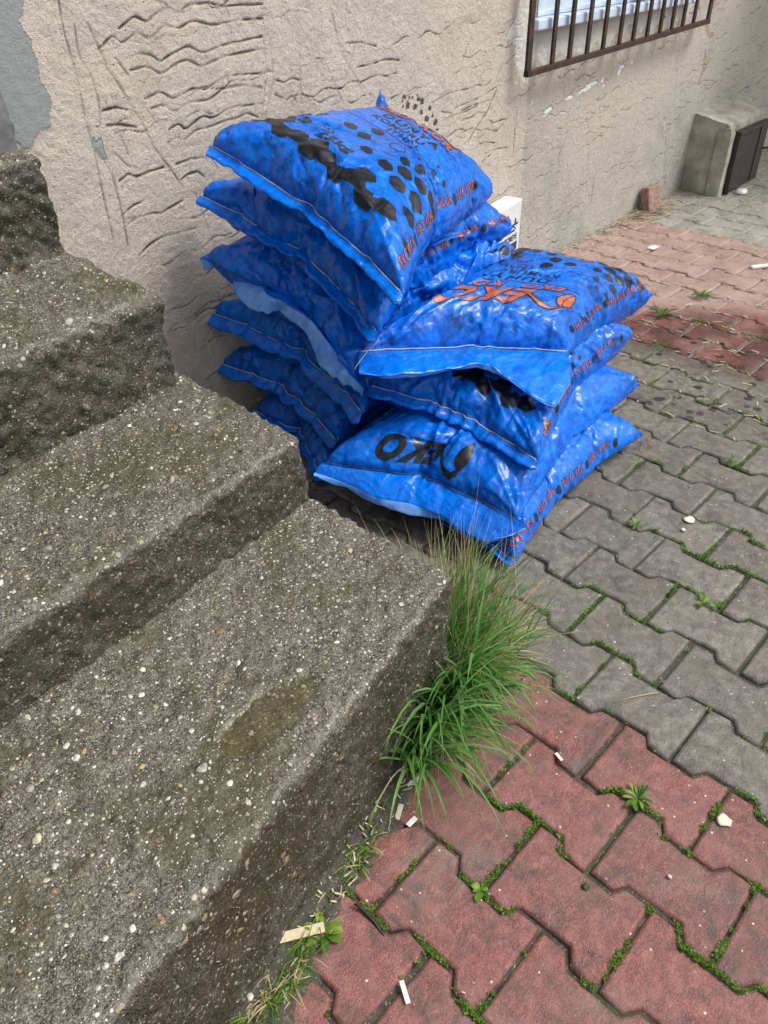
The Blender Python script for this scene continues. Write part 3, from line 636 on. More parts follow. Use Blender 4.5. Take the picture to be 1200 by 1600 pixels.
# ---------------------------------------------------------------- cement meter housing with iron door, far right
def build_housing():
    bl = at(1058, 299); br = at(1113, 303); x0, x1 = 3.60, 4.12; yf = lambda x: wy(x)-.20
    root = empty('meter_housing', (x0, wy(x0), 0), 'low rendered cement housing with a dark iron door against the wall', 'housing')
    b = solid('cement_body', [(x0+.015, wy(x0)-.215), (x1, wy(x1)-.225), (x1, wy(x1)+.03), (x0, wy(x0)+.03)], -.04, [.395, .41, .455, .435], 83, .022, .004, .012, M_BOX)
    # left face is open in "solid": close it
    def rough_box(name, a, b, ztf, ztb, cell=.012):
        """closed block with worn faces; a, b: (x, distance in front of the wall face); ztf/ztb top heights at front and back"""
        bm = bmesh.new(); bmesh.ops.create_cube(bm, size=1.); bmesh.ops.subdivide_edges(bm, edges=bm.edges[:], cuts=14, use_grid_fill=True)
        for v in bm.verts:
            u, t, h = v.co.x+.5, v.co.y+.5, v.co.z+.5; x = a[0]+(b[0]-a[0])*u; f = a[1]+(b[1]-a[1])*t; zt_ = ztf+(ztb-ztf)*t; z = -.04+(zt_+.04)*h
            e = sum(1 for q in (u, t, h) if q < .01 or q > .99); k = .004*float(fbm(x*14+z*9, f*14+z*17, 88)); pull = .007*(e-1)+.004*abs(float(vn(x*50+f*30, z*50, 89)))*(e > 1)
            v.co = (x+k-pull*(1 if u > .5 else -1)*(e > 1), wy(x)-f+k+pull*(1 if t < .5 else -1)*(e > 1), z-pull*(h > .99)*(e > 1)+k*.5)
        me = bpy.data.meshes.new(name); bmesh.ops.recalc_face_normals(bm, faces=bm.faces); bm.to_mesh(me); bm.free(); me.materials.append(M_BOX); me.polygons.foreach_set('use_smooth', np.ones(len(me.polygons), bool))
        o = bpy.data.objects.new(name, me); COL.objects.link(o); return o
    l = rough_box('side_face', (x0-.006, .222), (x0+.07, -.03), .392, .432)
    p = rough_box('front_pier', (x0-.014, .240), (x0+.058, .150), .375, .375)
    V, F = [], []
    def ob(x0_, x1_, z0, z1, f, bk): 
        V = []
        for z in (z0, z1): V.extend([(x0_, wy(x0_)-f, z), (x1_, wy(x1_)-f, z), (x1_, wy(x1_)-bk, z), (x0_, wy(x0_)-bk, z)])
        o = mesh('door', V, [(0,3,2,1),(4,5,6,7),(0,1,5,4),(1,2,6,5),(2,3,7,6),(3,0,4,7)], M_DOOR); bevel(o, .003); return o
    d = ob(x0+.075, x1+.01, .012, .335, .262, .250); d.name = 'iron_door'
    fr = [ob(x0+.06, x1+.02, .3355, .352, .275, .226), ob(x0+.06, x0+.0745, .005, .335, .27, .236)]
    for f in fr: f.name = 'door_frame'
    rib = ob(x0+.40, x0+.412, .02, .33, .268, .2625); rib.name = 'door_rib'
    hd = tube('door_handle', [(x1-.0, wy(x1)-.265, .19), (x1+.03, wy(x1)-.29, .19), (x1+.035, wy(x1)-.29, .165)], .006, M_RUST)
    adopt(root, b, l, p, d, *fr); rib.parent = d; hd.parent = d
build_housing()
# balcony slab over the far end of the wall (unseen, added to darken the wall there)
bs = mesh('shading_slab', *boxV((4.5, -.2, 2.35), (9.5, wy(9.5)+.1, 2.5)), M_BOX); tag(bs, 'grey cement balcony slab out of view, added to shade the far end of the wall', 'shading'); bevel(bs, .01)

# ================================================================= COAL SACKS
def inflate(seed, press, bend, nx=50, ny=38, lx=.82, ly=.62, frames=34):
    """sew two cloth sheets together along their rims, blow them up with the cloth solver and return both sheets as grids:
    inward pull along u and v, and height 0..1"""
    rng = np.random.RandomState(seed); vs = []; idx = np.zeros((2, ny+1, nx+1), int)
    for j in range(ny+1):
        for i in range(nx+1):
            x, y = (i/nx-.5)*lx, (j/ny-.5)*ly; e = min(i, nx-i)/nx*min(j, ny-j)/ny*4
            if e == 0: idx[:, j, i] = len(vs); vs.append((x, y, 0))
            else:
                for k, sg in ((0, 1), (1, -1)): idx[k, j, i] = len(vs); vs.append((x, y, sg*(.004+.03*e+.004*rng.rand())))
    fs = []
    for j in range(ny):
        for i in range(nx):
            fs.append((idx[0, j, i], idx[0, j, i+1], idx[0, j+1, i+1], idx[0, j+1, i])); fs.append((idx[1, j, i], idx[1, j+1, i], idx[1, j+1, i+1], idx[1, j, i+1]))
    me = bpy.data.meshes.new('cloth_trial'); me.from_pydata(vs, [], [tuple(int(q) for q in f) for f in fs]); o = bpy.data.objects.new('cloth_trial', me); COL.objects.link(o)
    m = o.modifiers.new('cloth', 'CLOTH'); c = m.settings
    c.quality = 7; c.mass = .15; c.tension_stiffness = 25; c.compression_stiffness = 10; c.shear_stiffness = 8; c.bending_stiffness = bend
    c.tension_damping = 8; c.compression_damping = 8; c.shear_damping = 5; c.air_damping = 3
    c.use_pressure = True; c.uniform_pressure_force = press; c.effector_weights.gravity = 0; m.collision_settings.use_collision = False
    m.point_cache.frame_start = 1; m.point_cache.frame_end = frames+2
    for f in range(1, frames+1): S.frame_set(f)
    ev = o.evaluated_get(bpy.context.evaluated_depsgraph_get()).to_mesh(); co = np.empty(len(vs)*3); ev.vertices.foreach_get('co', co); co = co.reshape(-1, 3)
    bpy.data.objects.remove(o); bpy.data.meshes.remove(me); S.frame_set(1)
    out = []
    ii, jj = np.meshgrid(np.linspace(0, 1, nx+1), np.linspace(0, 1, ny+1))
    for k, sg in ((0, 1), (1, -1)):
        g = co[idx[k]].copy(); x0 = (g[0, 0, 0]+g[-1, 0, 0])/2; x1 = (g[0, -1, 0]+g[-1, -1, 0])/2; y0 = (g[0, 0, 1]+g[0, -1, 1])/2; y1 = (g[-1, 0, 1]+g[-1, -1, 1])/2
        g[..., 0] = (g[..., 0]-x0)/(x1-x0)-ii; g[..., 1] = (g[..., 1]-y0)/(y1-y0)-jj; z = sg*g[..., 2]; g[..., 2] = z/z.max(); out.append(g)
    return out
SIM = inflate(0, 5., .02)+inflate(1, 2., .01)
def upres(g, ny, nx):
    """Catmull-Rom upsampling of (h,w,c)"""
    def ax(g, n):
        h = g.shape[0]; x = np.linspace(0, h-1, n); i = np.clip(np.floor(x).astype(int), 0, h-2); f = (x-i)[:, None, None]
        p0 = g[np.clip(i-1, 0, h-1)]; p1 = g[i]; p2 = g[i+1]; p3 = g[np.clip(i+2, 0, h-1)]
        return .5*((2*p1)+(-p0+p2)*f+(2*p0-5*p1+4*p2-p3)*f*f+(-p0+3*p1-3*p2+p3)*f**3)
    return ax(ax(g, ny).swapaxes(0, 1), nx).swapaxes(0, 1)
def n1(x, seed): return vn(x, np.zeros_like(x)+seed*.37, 500+seed % 40)
NXS, NYS = 201, 151
HG = {}; HX0, HY0, HC = -.4, -.1, .01; HN = (int(1.9/HC), int(1.8/HC)); HMAP = np.zeros((HN[1], HN[0]))
def hsample(x, y):
    fx = np.clip((x-HX0)/HC, 0, HN[0]-2); fy = np.clip((y-HY0)/HC, 0, HN[1]-2); i = fx.astype(int); j = fy.astype(int); fx -= i; fy -= j
    return (HMAP[j, i]*(1-fx)+HMAP[j, i+1]*fx)*(1-fy)+(HMAP[j+1, i]*(1-fx)+HMAP[j+1, i+1]*fx)*fy
def hstamp(P):
    i = np.clip(np.round((P[..., 0]-HX0)/HC).astype(int), 0, HN[0]-1); j = np.clip(np.round((P[..., 1]-HY0)/HC).astype(int), 0, HN[1]-1)
    np.maximum.at(HMAP, (j.ravel(), i.ravel()), P[..., 2].ravel())
def smooth2(a, k):
    for _ in range(k):
        a = (a+np.roll(a, 1, 0)+np.roll(a, -1, 0))/3 if False else a
        b = a.copy(); b[1:-1] = (a[:-2]+2*a[1:-1]+a[2:])/4; a = b; b = a.copy(); b[:, 1:-1] = (a[:, :-2]+2*a[:, 1:-1]+a[:, 2:])/4; a = b
    return a

def subdiv_tris(V, F, mx):
    bm = bmesh.new(); vs = [bm.verts.new((v[0], v[1], 0)) for v in V]
    for f in F:
        try: bm.faces.new([vs[k] for k in f])
        except ValueError: pass
    bmesh.ops.triangulate(bm, faces=bm.faces)
    for _ in range(5):
        es = [e for e in bm.edges if e.calc_length() > mx]
        if not es: break
        bmesh.ops.subdivide_edges(bm, edges=es, cuts=1); bmesh.ops.triangulate(bm, faces=[f for f in bm.faces if len(f.verts) > 3])
    V2 = np.array([v.co[:2] for v in bm.verts]); bm.verts.index_update(); F2 = [tuple(v.index for v in f.verts) for f in bm.faces]; bm.free()
    return V2, F2
_tx = {}
def text2d(s, size, shear=0., off=0., mx=.012, space=1.):
    key = (s, size, shear, off, mx, space)
    if key not in _tx:
        cu = bpy.data.curves.new('lettering', 'FONT'); cu.body = s; cu.size = size; cu.shear = shear; cu.offset = off; cu.align_x = 'CENTER'; cu.align_y = 'CENTER'; cu.resolution_u = 4; cu.space_character = space
        o = bpy.data.objects.new('lettering', cu); COL.objects.link(o); dg = bpy.context.evaluated_depsgraph_get(); dg.update()
        me = o.evaluated_get(dg).to_mesh(); V = [tuple(v.co[:2]) for v in me.vertices]; F = [tuple(p.vertices) for p in me.polygons]
        bpy.data.objects.remove(o); bpy.data.curves.remove(cu); _tx[key] = subdiv_tris(V, F, mx)
    return _tx[key]
def hexa(x, y, r, rot=0., sx=1., sy=1.):
    return subdiv_tris([(x+sx*r*math.cos(rot+k*math.pi/3), y+sy*r*math.sin(rot+k*math.pi/3)) for k in range(6)], [tuple(range(6))], .007)
def polyf(P, mx=.008): return subdiv_tris(P, [tuple(range(len(P)))], mx)
def linef(P, w_):
    P = np.array(P, float); V = []; F = []
    for k, p in enumerate(P):
        t = P[min(k+1, len(P)-1)]-P[max(k-1, 0)]; t /= np.linalg.norm(t); n = np.array([-t[1], t[0]])*w_/2; V += [p+n, p-n]
    for k in range(len(P)-1): F.append((2*k, 2*k+1, 2*k+3, 2*k+2))
    return subdiv_tris(V, F, .01)

SW, SL = .60, .80     # printed face in metres: x across 0..SW, y up 0..SL
def leaf_logo(cx, cy, s):
    """swoosh ending in a pointed leaf, left of the big word"""
    lf = [(0, -.5), (.16, -.28), (.27, -.02), (.30, .25), (.22, .48), (.05, .62), (-.10, .60), (-.20, .42), (-.20, .12), (-.10, -.2)]
    sw = [(-.02, .60), (.2, .78), (.45, .74), (.72, .52), (1.02, .22), (1.25, .12), (1.22, .22), (1.02, .36), (.75, .66), (.48, .90), (.18, .93), (-.05, .74)]
    return [polyf([(cx+x*s, cy+y*s) for x, y in lf]), polyf([(cx+x*s, cy+y*s) for x, y in sw])], linef([(cx+x*s, cy+y*s) for x, y in [(0, -.42), (.08, -.1), (.1, .2), (.02, .55)]], s*.03), [linef([(cx+x*s, cy+y*s) for x, y in P_+P_[:1]], s*.035) for P_ in (lf, sw)]
def design(kind):
    """list of (V2, F, material index 1 black 2 orange, lift, wear)"""
    out = []
    def add(vf, mi, lift=.0008, wear=0., dx=0, dy=0, rot=0.):
        V, F = vf; V = np.array(V); c, s = math.cos(rot), math.sin(rot); V = np.stack([V[:, 0]*c-V[:, 1]*s+dx, V[:, 0]*s+V[:, 1]*c+dy], 1); out.append((V, F, mi, lift, wear))
    rr = random.Random(3)
    # zig-zag chain of merged black hexagons near the bottom
    for k in range(11):
        x = .075+k*.046; y = .145-.045*x/.5+(.020 if k % 2 else 0)+.004*rr.uniform(-1, 1)
        if x > .53: break
        add(hexa(x, y, .0315, 0), 1, .0007+.00004*k, .35)
        if k % 3 == 1: add(hexa(x+.01, y+.04, .030, 0), 1, .0009, .4)
    # loose hexagons thinning out towards the middle, right and left
    R0 = [(.47, .235, .027), (.525, .262, .027), (.415, .262, .023), (.46, .300, .026), (.505, .325, .025), (.545, .345, .021), (.435, .345, .019), (.475, .372, .019), (.515, .398, .018), (.545, .415, .014), (.455, .408, .012), (.50, .445, .011), (.435, .44, .007), (.535, .47, .009), (.49, .49, .006), (.535, .19, .024), (.56, .10, .017), (.35, .27, .019)]
    for x, y, r in R0: add(hexa(x, y, r), 1, .0008, .12)
    for x, y, r in [(.035, .17, .02), (.06, .23, .026), (.11, .215, .028), (.075, .285, .026), (.125, .275, .026), (.165, .235, .024), (.10, .335, .022), (.15, .335, .018), (.06, .36, .02), (.12, .40, .015), (.05, .43, .014), (.09, .45, .009)]: add(hexa(x, y, r), 1, .0008, .15)
    if kind == 'front':
        add(text2d('25kg', .058, .0, .0014), 1, .0014, dx=.285, dy=.212)
        # symbols
        for (x, y, fill, t) in ((.225, .255, 0, 'XS'), (.30, .335, 1, 'S'), (.245, .345, 1, 'W'), (.385, .385, 0, ''), (.30, .405, 1, '')):
            if fill: add(hexa(x, y, .022), 1)
            else:
                P = [(x+.026*math.cos(k*math.pi/3), y+.026*math.sin(k*math.pi/3)) for k in range(7)]; add(linef(P, .0035), 1)
            if t and not fill: add(text2d(t, .026), 1, dx=x, dy=y)
        add(linef([(.16, .435), (.52, .435)], .0035), 1)
        add(text2d('ITHAL', .040, .0, .001, space=1.15), 1, dx=.36, dy=.462)
        add(text2d('KOMURU', .044, .0, .001, space=1.1), 1, dx=.31, dy=.503)
        add(text2d('DUNYA', .056, .0, .0015, space=1.25), 1, dx=.33, dy=.552)
    add(linef([(.10, .592), (.50, .592)], .003), 1); add(linef([(.10, .645), (.50, .645)], .003), 1)
    add(text2d('EKO  KOR', .056, .25, .0036, space=1.3), 1, .0007, dx=.30, dy=.618); add(text2d('EKO  KOR', .056, .25, .0016, space=1.3), 2, .0013, dx=.30, dy=.618)
    return out
def biglogo(mi, cy=.70, k=1., cx=.34, sx=0.):
    out = []
    def add(vf, m_, lift, dx=0, dy=0): V, F = vf; V = np.array(V)+[dx, dy]; V = (V-[cx, cy])*k+[cx+sx, cy]; out.append((V, F, m_, lift, .03))
    add(text2d('EKO', .130, .32, .0075, space=1.08), 1, .0007, .34, cy)
    if mi == 2: add(text2d('EKO', .130, .32, .0045, space=1.08), 2, .0014, .34, cy)
    fills, vein, outl = leaf_logo(.105, cy-.035, .11)
    for f in fills: add(f, mi, .0013)
    add(vein, 1, .0018)
    for f in outl: add(f, 1, .0018)
    return out
def shift(ps, dy): return [(np.array(V)+[0, dy], F, m_, l_, w_) for V, F, m_, l_, w_ in ps]
def strips(side, spots=True, ph=0., rv=0):
    out = []; y = .10+ph; k = 0
    while y < .74:
        x = SW-.030 if side == 'f' else .030; sg = -1 if rv else 1
        V, F = text2d('EKO KOR', .026, .0, .0013, mx=.008, space=1.1); V = np.array(V); V = np.stack([-sg*V[:, 1]+x, sg*V[:, 0]+y], 1); out.append((V, F, 1, .0007, .1))
        V, F = text2d('EKO KOR', .026, .0, .0001, mx=.008, space=1.1); V = np.array(V); V = np.stack([-sg*V[:, 1]+x, sg*V[:, 0]+y], 1); out.append((V, F, 2, .0013, .1))
        if spots: V, F = hexa(x+.004, y+.083, .012); out.append((V, F, 1, .0008, .1))
        y += .165; k += 1
    return out

def make_sack(label, L, F_, R, B, top, bot, seed, Tup=.085, Tdn=.06, prints=(), rot=False, dirty=.5, flipx=False, flipy=False, inset=1., lump=1., hem=True, hemdroop=.0, hemw=.026, hemcol=None, stitch='light', crease=1., sag=0., noconf=False, ear=None, farhem=True):
    L, F_, R, B = [np.array(p, float) for p in (L, F_, R, B)]
    def sheet(k):
        g = SIM[k].copy()
        if flipx: g = g[:, ::-1]; g = g*[-1, 1, 1]
        if flipy: g = g[::-1]; g = g*[1, -1, 1]
        return upres(g, NYS, NXS)
    s0, t0 = np.meshgrid(np.linspace(0, 1, NXS), np.linspace(0, 1, NYS))     # s near->far, t f->l
    def bil(s, t):
        s = s[..., None]; t = t[..., None]; return (F_*(1-s)+R*s)*(1-t)+(L*(1-s)+B*s)*t
    wS = np.linalg.norm(((R-F_)+(B-L))/2); wT = np.linalg.norm(((L-F_)+(B-R))/2)
    gT, gB = sheet(top), sheet(bot)
    # shared outline from the top sheet
    edge = np.minimum(np.minimum(s0, 1-s0)*wS, np.minimum(t0, 1-t0)*wT); eb = np.exp(-edge/.03)
    du = (gT[..., 0]*eb+gB[..., 0]*0)*1.; 
    def pos(g):
        e = np.exp(-edge/.02)[..., None]; off = g[..., :2]*(1-e)+gT[..., :2]*e
        return s0+off[..., 0]*inset, t0+off[..., 1]*inset
    sd = seed*13
    ds, dt = s0*wS, t0*wT
    # creases running in from the sewn ends and (weaker) from the long sides, corner folds, long slack folds
    def creases(sd, amp):
        h = 0; win = 1-np.exp(-edge/.010)
        for (d, al, A, per, sdk) in ((ds, dt, .0125, .075, 1), (wS-ds, dt, .010, .07, 2), (dt, ds, .0085, .085, 3), (wT-dt, ds, .0085, .085, 4)):
            wob = al+.02*vn(d*14, al*3, 510+sdk+sd % 7)+.05*(d)*vn(al*5, d*0, 520+sdk+sd % 5)
            r1 = 1-2*np.abs(n1(wob/per+sdk*9, sd+sdk)); r2 = 1-2*np.abs(n1(wob/(per*.45)+sdk*5, sd+sdk+11))
            ln = .12*(1+.8*n1(al/.07+3, sd+sdk+5)); ln = np.clip(ln, .03, .26)
            h = h+A*np.exp(-d/ln)*(r1*.9+.3*r2)*1.25
        for (cs, ct, k) in ((0, 0, 1), (0, 1, 2), (1, 1, 3), (1, 0, 4)):
            dx, dy = (s0-cs)*wS, (t0-ct)*wT; r = np.hypot(dx, dy); an = np.arctan2(np.abs(dy), np.abs(dx))
            h = h+.009*np.exp(-r/.12)*(1-2*np.abs(n1(an*5.5+k*7, sd+k+20)))*ss(0, .05, r)
        rg = random.Random(sd)
        for k in range(22):
            cx, cy = rg.uniform(0, wS), rg.uniform(0, wT); an = rg.choice([0.1, .35, -.3, 1.3, -1.1, .8])+rg.uniform(-.3, .3); ln = rg.uniform(.06, .2)
            u = (ds-cx)*math.cos(an)+(dt-cy)*math.sin(an); v = -(ds-cx)*math.sin(an)+(dt-cy)*math.cos(an)+.10*u*u*rg.uniform(-8, 8)
            wdt = rg.uniform(.006, .014); A = rg.uniform(.004, .011)*rg.choice([1, 1, -1])
            prof = np.exp(-np.abs(v)/(wdt*.8))-.45*np.exp(-((v-wdt*2.2)/(wdt*1.6))**2)
            h = h+A*prof*np.exp(-(u/ln)**4)
        h = h+lump*(.0036*fbm(ds*9, dt*11, sd+60, 3)+.0010*vn(ds*48, dt*48, sd+64))
        h = h+.0022*(1-2*np.abs(fbm(ds*4+dt*2, dt*9-ds*3, sd+70, 2)))
        return h*win*amp
    sT, tT = pos(gT); sB, tB = pos(gB)
    PT = bil(sT, tT); PB = bil(sB, tB)
    if sag:
        PT[..., 2] -= sag*np.sin(np.pi*np.clip(t0, 0, 1)); PB[..., 2] -= sag*np.sin(np.pi*np.clip(t0, 0, 1))
    prT = 1-(1-np.clip(gT[..., 2], 0, 1))**1.9; prB = 1-(1-np.clip(gB[..., 2], 0, 1))**2.4
    zT = PT[..., 2]+Tup*prT; zB = PB[..., 2]-Tdn*prB
    hT = hsample(PT[..., 0], PT[..., 1])+.003; hB = hsample(PB[..., 0], PB[..., 1])+.003
    if not noconf:
        zB = np.maximum(zB, hB); zT = np.maximum(zT, hT+.012*(1-np.exp(-edge/.01)))
        low = smooth2(np.maximum(zB-(PB[..., 2]-Tdn*prB), 0), 4)
        zT = np.maximum(zT, zB+.25*Tup*prT)
    # heights at the rim must agree
    rim = np.exp(-edge/.004); zr = np.maximum(zT, zB); same = np.zeros_like(rim, bool); same[0] = same[-1] = True; same[:, 0] = same[:, -1] = True
    PT[..., 2] = smooth2(zT, 1); PB[..., 2] = smooth2(zB, 1)
    cr = creases(sd, crease)
    nrm = np.cross(np.gradient(PT, axis=1), np.gradient(PT, axis=0)); nrm /= np.linalg.norm(nrm, axis=-1, keepdims=True)+1e-12
    if nrm[NYS//2, NXS//2, 2] < 0: nrm = -nrm
    PT = PT+nrm*cr[..., None]
    PB = PB+np.array([0, 0, 1.])*(creases(sd+3, crease)*-.6)[..., None]
    PB[..., 2] = np.maximum(PB[..., 2], .004)
    PB[same] = PT[same]
    nrm = np.cross(np.gradient(PT, axis=1), np.gradient(PT, axis=0)); nrm /= np.linalg.norm(nrm, axis=-1, keepdims=True)+1e-12
    if nrm[NYS//2, NXS//2, 2] < 0: nrm = -nrm
    hstamp(PT)
    nrm = np.stack([smooth2(nrm[..., k], 6) for k in range(3)], -1)
    if ear:
        rr_ = np.hypot((s0-1)*wS, (t0-1)*wT); e_ = np.clip(1-rr_/ear[1], 0, 1)**1.1*ear[0]; PT = PT+e_[..., None]*np.array([.1, .35, 1.]); PB[same] = PT[same]; PB[~same] += (e_[..., None]*np.array([.1, .35, 1.]))[~same]
    # ---- assemble cover
    V = [PT.reshape(-1, 3)]; nT = NXS*NYS; idxB = np.arange(nT).reshape(NYS, NXS).copy()
    inner = ~same; idxB[inner] = nT+np.arange(inner.sum()); V.append(PB[inner])
    I = np.arange(nT).reshape(NYS, NXS)
    fT = np.stack([I[:-1, :-1], I[:-1, 1:], I[1:, 1:], I[1:, :-1]], -1).reshape(-1, 4); J = idxB
    fB = np.stack([J[:-1, :-1], J[1:, :-1], J[1:, 1:], J[:-1, 1:]], -1).reshape(-1, 4)
    quads = np.concatenate([fT, fB]); UV = np.zeros((nT+inner.sum(), 2)); UV[:nT, 0] = s0.ravel(); UV[:nT, 1] = t0.ravel(); UV[nT:, 0] = s0[inner]; UV[nT:, 1] = t0[inner]
    tris = []; tm = []; base = nT+inner.sum()
    for (V2, F2, mi, lift, wear) in prints:
        a = V2[:, 0]/SW; b = V2[:, 1]/SL
        if rot: a = 1-a; b = 1-b
        fi = np.clip(b, .001, .999)*(NXS-1); fj = np.clip(1-a, .001, .999)*(NYS-1); i = fi.astype(int); j = fj.astype(int); fi = (fi-i)[:, None]; fj = (fj-j)[:, None]
        def smp(A): return (A[j, i]*(1-fi)+A[j, i+1]*fi)*(1-fj)+(A[j+1, i]*(1-fi)+A[j+1, i+1]*fi)*fj
        Pd = smp(PT)+smp(nrm)*lift; F2 = np.array(F2)
        c = V2[F2].mean(1)
        if wear: kp = (vn(c[:, 0]*70+sd, c[:, 1]*70, 610)+.5*vn(c[:, 0]*190, c[:, 1]*190, 611)) > -1.5+wear*1.9-.25; F2 = F2[kp]
        # keep facing along the surface normal
        if len(F2) == 0: continue
        nn = np.cross(Pd[F2[:, 1]]-Pd[F2[:, 0]], Pd[F2[:, 2]]-Pd[F2[:, 0]]); fl = (nn*smp(nrm)[F2[:, 0]]).sum(1) < 0; F2[fl] = F2[fl][:, ::-1]
        V.append(Pd); UV = np.concatenate([UV, np.zeros((len(Pd), 2))]); tris.append(F2+base); tm += [mi]*len(F2); base += len(Pd)
    V = np.concatenate(V); me = bpy.data.meshes.new('sack_cover'); me.vertices.add(len(V)); me.vertices.foreach_set('co', V.reshape(-1).astype(np.float32))
    T = np.concatenate(tris) if tris else np.zeros((0, 3), int)
    li = np.concatenate([quads.reshape(-1), T.reshape(-1)]); me.loops.add(len(li)); me.loops.foreach_set('vertex_index', li.astype(np.int32))
    me.polygons.add(len(quads)+len(T)); ls = np.concatenate([np.arange(len(quads))*4, len(quads)*4+np.arange(len(T))*3]); me.polygons.foreach_set('loop_start', ls.astype(np.int32))
    me.update(calc_edges=True)
    mat = mat_bag(dirty); me.materials.append(mat); me.materials.append(M_BLACK); me.materials.append(M_ORANGE)
    me.polygons.foreach_set('material_index', np.array([0]*len(quads)+tm, np.int32)); me.polygons.foreach_set('use_smooth', np.ones(len(quads)+len(T), bool))
    uvl = me.uv_layers.new(name='UVMap'); uvl.data.foreach_set('uv', UV[li].reshape(-1).astype(np.float32))
    cover = bpy.data.objects.new('sack_cover', me); COL.objects.link(cover)
    ctr = (L+F_+R+B)/4; root = empty('coal_sack', (ctr[0], ctr[1], max(0, ctr[2]-Tdn)), label, 'sack', 'blue coal sacks stacked against the wall'); obs = [cover]
    E = PT[:, 0].copy(); N = nrm[:, 3].copy()
    out = ((F_+L)-(R+B))/2; out[2] = 0; out /= np.linalg.norm(out)
    hmat = hemcol or mat_bag(dirty*.5, 1.05)
    def hemstrip(E, out, wdt, droop, sd_, name='hem'):
        al = np.linspace(0, wT, NYS); n = 9; rows = []
        for k in range(n):
            q = k/(n-1); wv = .006*q*vn(al*16, al*0+q*1.5, 530+sd_ % 30)+.0035*q*vn(al*45, al*0+q*2, 531+sd_ % 30)
            wj = wdt*(1+.18*n1(al/.05, sd_+1))*np.minimum(1, .55+np.minimum(al, wT-al)/.02)
            rows.append(E+out*(wj*q)[:, None]+np.array([0, 0, 1.])*(wv-droop*q*q+.0015*math.sin(q*9))[:, None])
        G = np.array(rows); th = np.array([0, 0, .0016]); Gt, Gb = G+th, G-th
        # closed slab: top grid, then back underneath
        return gridmesh(name, np.concatenate([Gt, Gb[::-1]], 0), hmat)
    if hem: obs.append(hemstrip(E, out, hemw, hemdroop, sd))
    if farhem: obs.append(hemstrip(PT[:, -1].copy(), -out, .022, .006, sd+8))
    # stitch line just on the hem
    smat = M_THREAD if stitch == 'light' else M_DTHREAD
    if stitch:
        k = np.arange(2, NYS-2, 1); P = E[k]+out*.004+np.array([0, 0, .0034]); P[:, 2] += .0012*np.abs(np.sin(np.arange(len(k))*1.3))
        obs.append(tube('stitching', P, .0015, smat, n=5))
    st_ = obs.pop() if (stitch and hem) else None
    adopt(root, *obs)
    if st_: st_.parent = obs[1]
    return root, dict(PT=PT, E=E, out=out, nrm=nrm, wT=wT, wS=wS, hmat=hmat)
def flap(root, info, edge_px, curl=None, wave=.004, seed=0, name='open_flap'):
    """unsewn strip of film beyond the stitching; edge_px: (t, px, py, z) of its free edge; curl: (t, px, py, z) of the pale inside turned out"""
    E = info['E']; n = len(E); t = np.linspace(0, 1, n)
    def curve(Q):
        Q = sorted(Q); tt = [q[0] for q in Q]; W = np.array([at(q[1], q[2], q[3]) for q in Q]); c = np.stack([np.interp(t, tt, W[:, k]) for k in range(3)], 1)
        for _ in range(3): c[1:-1] = (c[:-2]+2*c[1:-1]+c[2:])/4
        return c
    C = curve(edge_px); rows = []
    for q in np.linspace(0, 1, 14):
        w_ = wave*q*(vn(t*11, t*0+q*1.2, 540+seed)+.5*vn(t*29, t*0+q*2, 541+seed)); bow = .006*math.sin(q*math.pi)
        rows.append(E*(1-q)+C*q+np.array([0, 0, 1.])*(w_+bow)[:, None]+info['out']*(w_*.6)[:, None])
    G = np.array(rows); o = gridmesh(name, np.concatenate([G+[0, 0, .0008], (G-[0, 0, .0014])[::-1]], 0), info['hmat']); obs = [o]
    if curl:
        K = curve(curl); G0 = rows[-1]; rows = []
        for q in np.linspace(0, 1, 8):
            w_ = .003*math.sin(q*math.pi)+wave*q*(vn(t*13, t*0+q, 545+seed)+.5*vn(t*33, t*0+q*2, 546+seed))
            rows.append(G0*(1-q)+K*q+np.array([0, 0, 1.])*w_[:, None] if q else G0)
        G = np.array(rows); l = gridmesh('pale_lining', np.concatenate([G+[0, 0, .0012], (G-[0, 0, .001])[::-1]], 0), M_PALE); l['label'] = 'pale blue inside of the sack film turned outwards'; obs.append(l)
    adopt(root, obs[0])
    if curl: obs[1].parent = obs[0]
def tail(root, p, L_, seed=0, mat=None, dz=-1.):
    r = random.Random(seed); P = [np.array(p, float)]; d = np.array([r.uniform(-.5, .2), r.uniform(-.3, .3), dz])
    for k in range(7): d = d+np.array([r.uniform(-.6, .6), r.uniform(-.6, .6), r.uniform(-.3, .3)]); P.append(P[-1]+d/np.linalg.norm(d)*L_/7)
    adopt(root, tube('thread_tail', P, .0011, mat or M_DTHREAD, n=4))

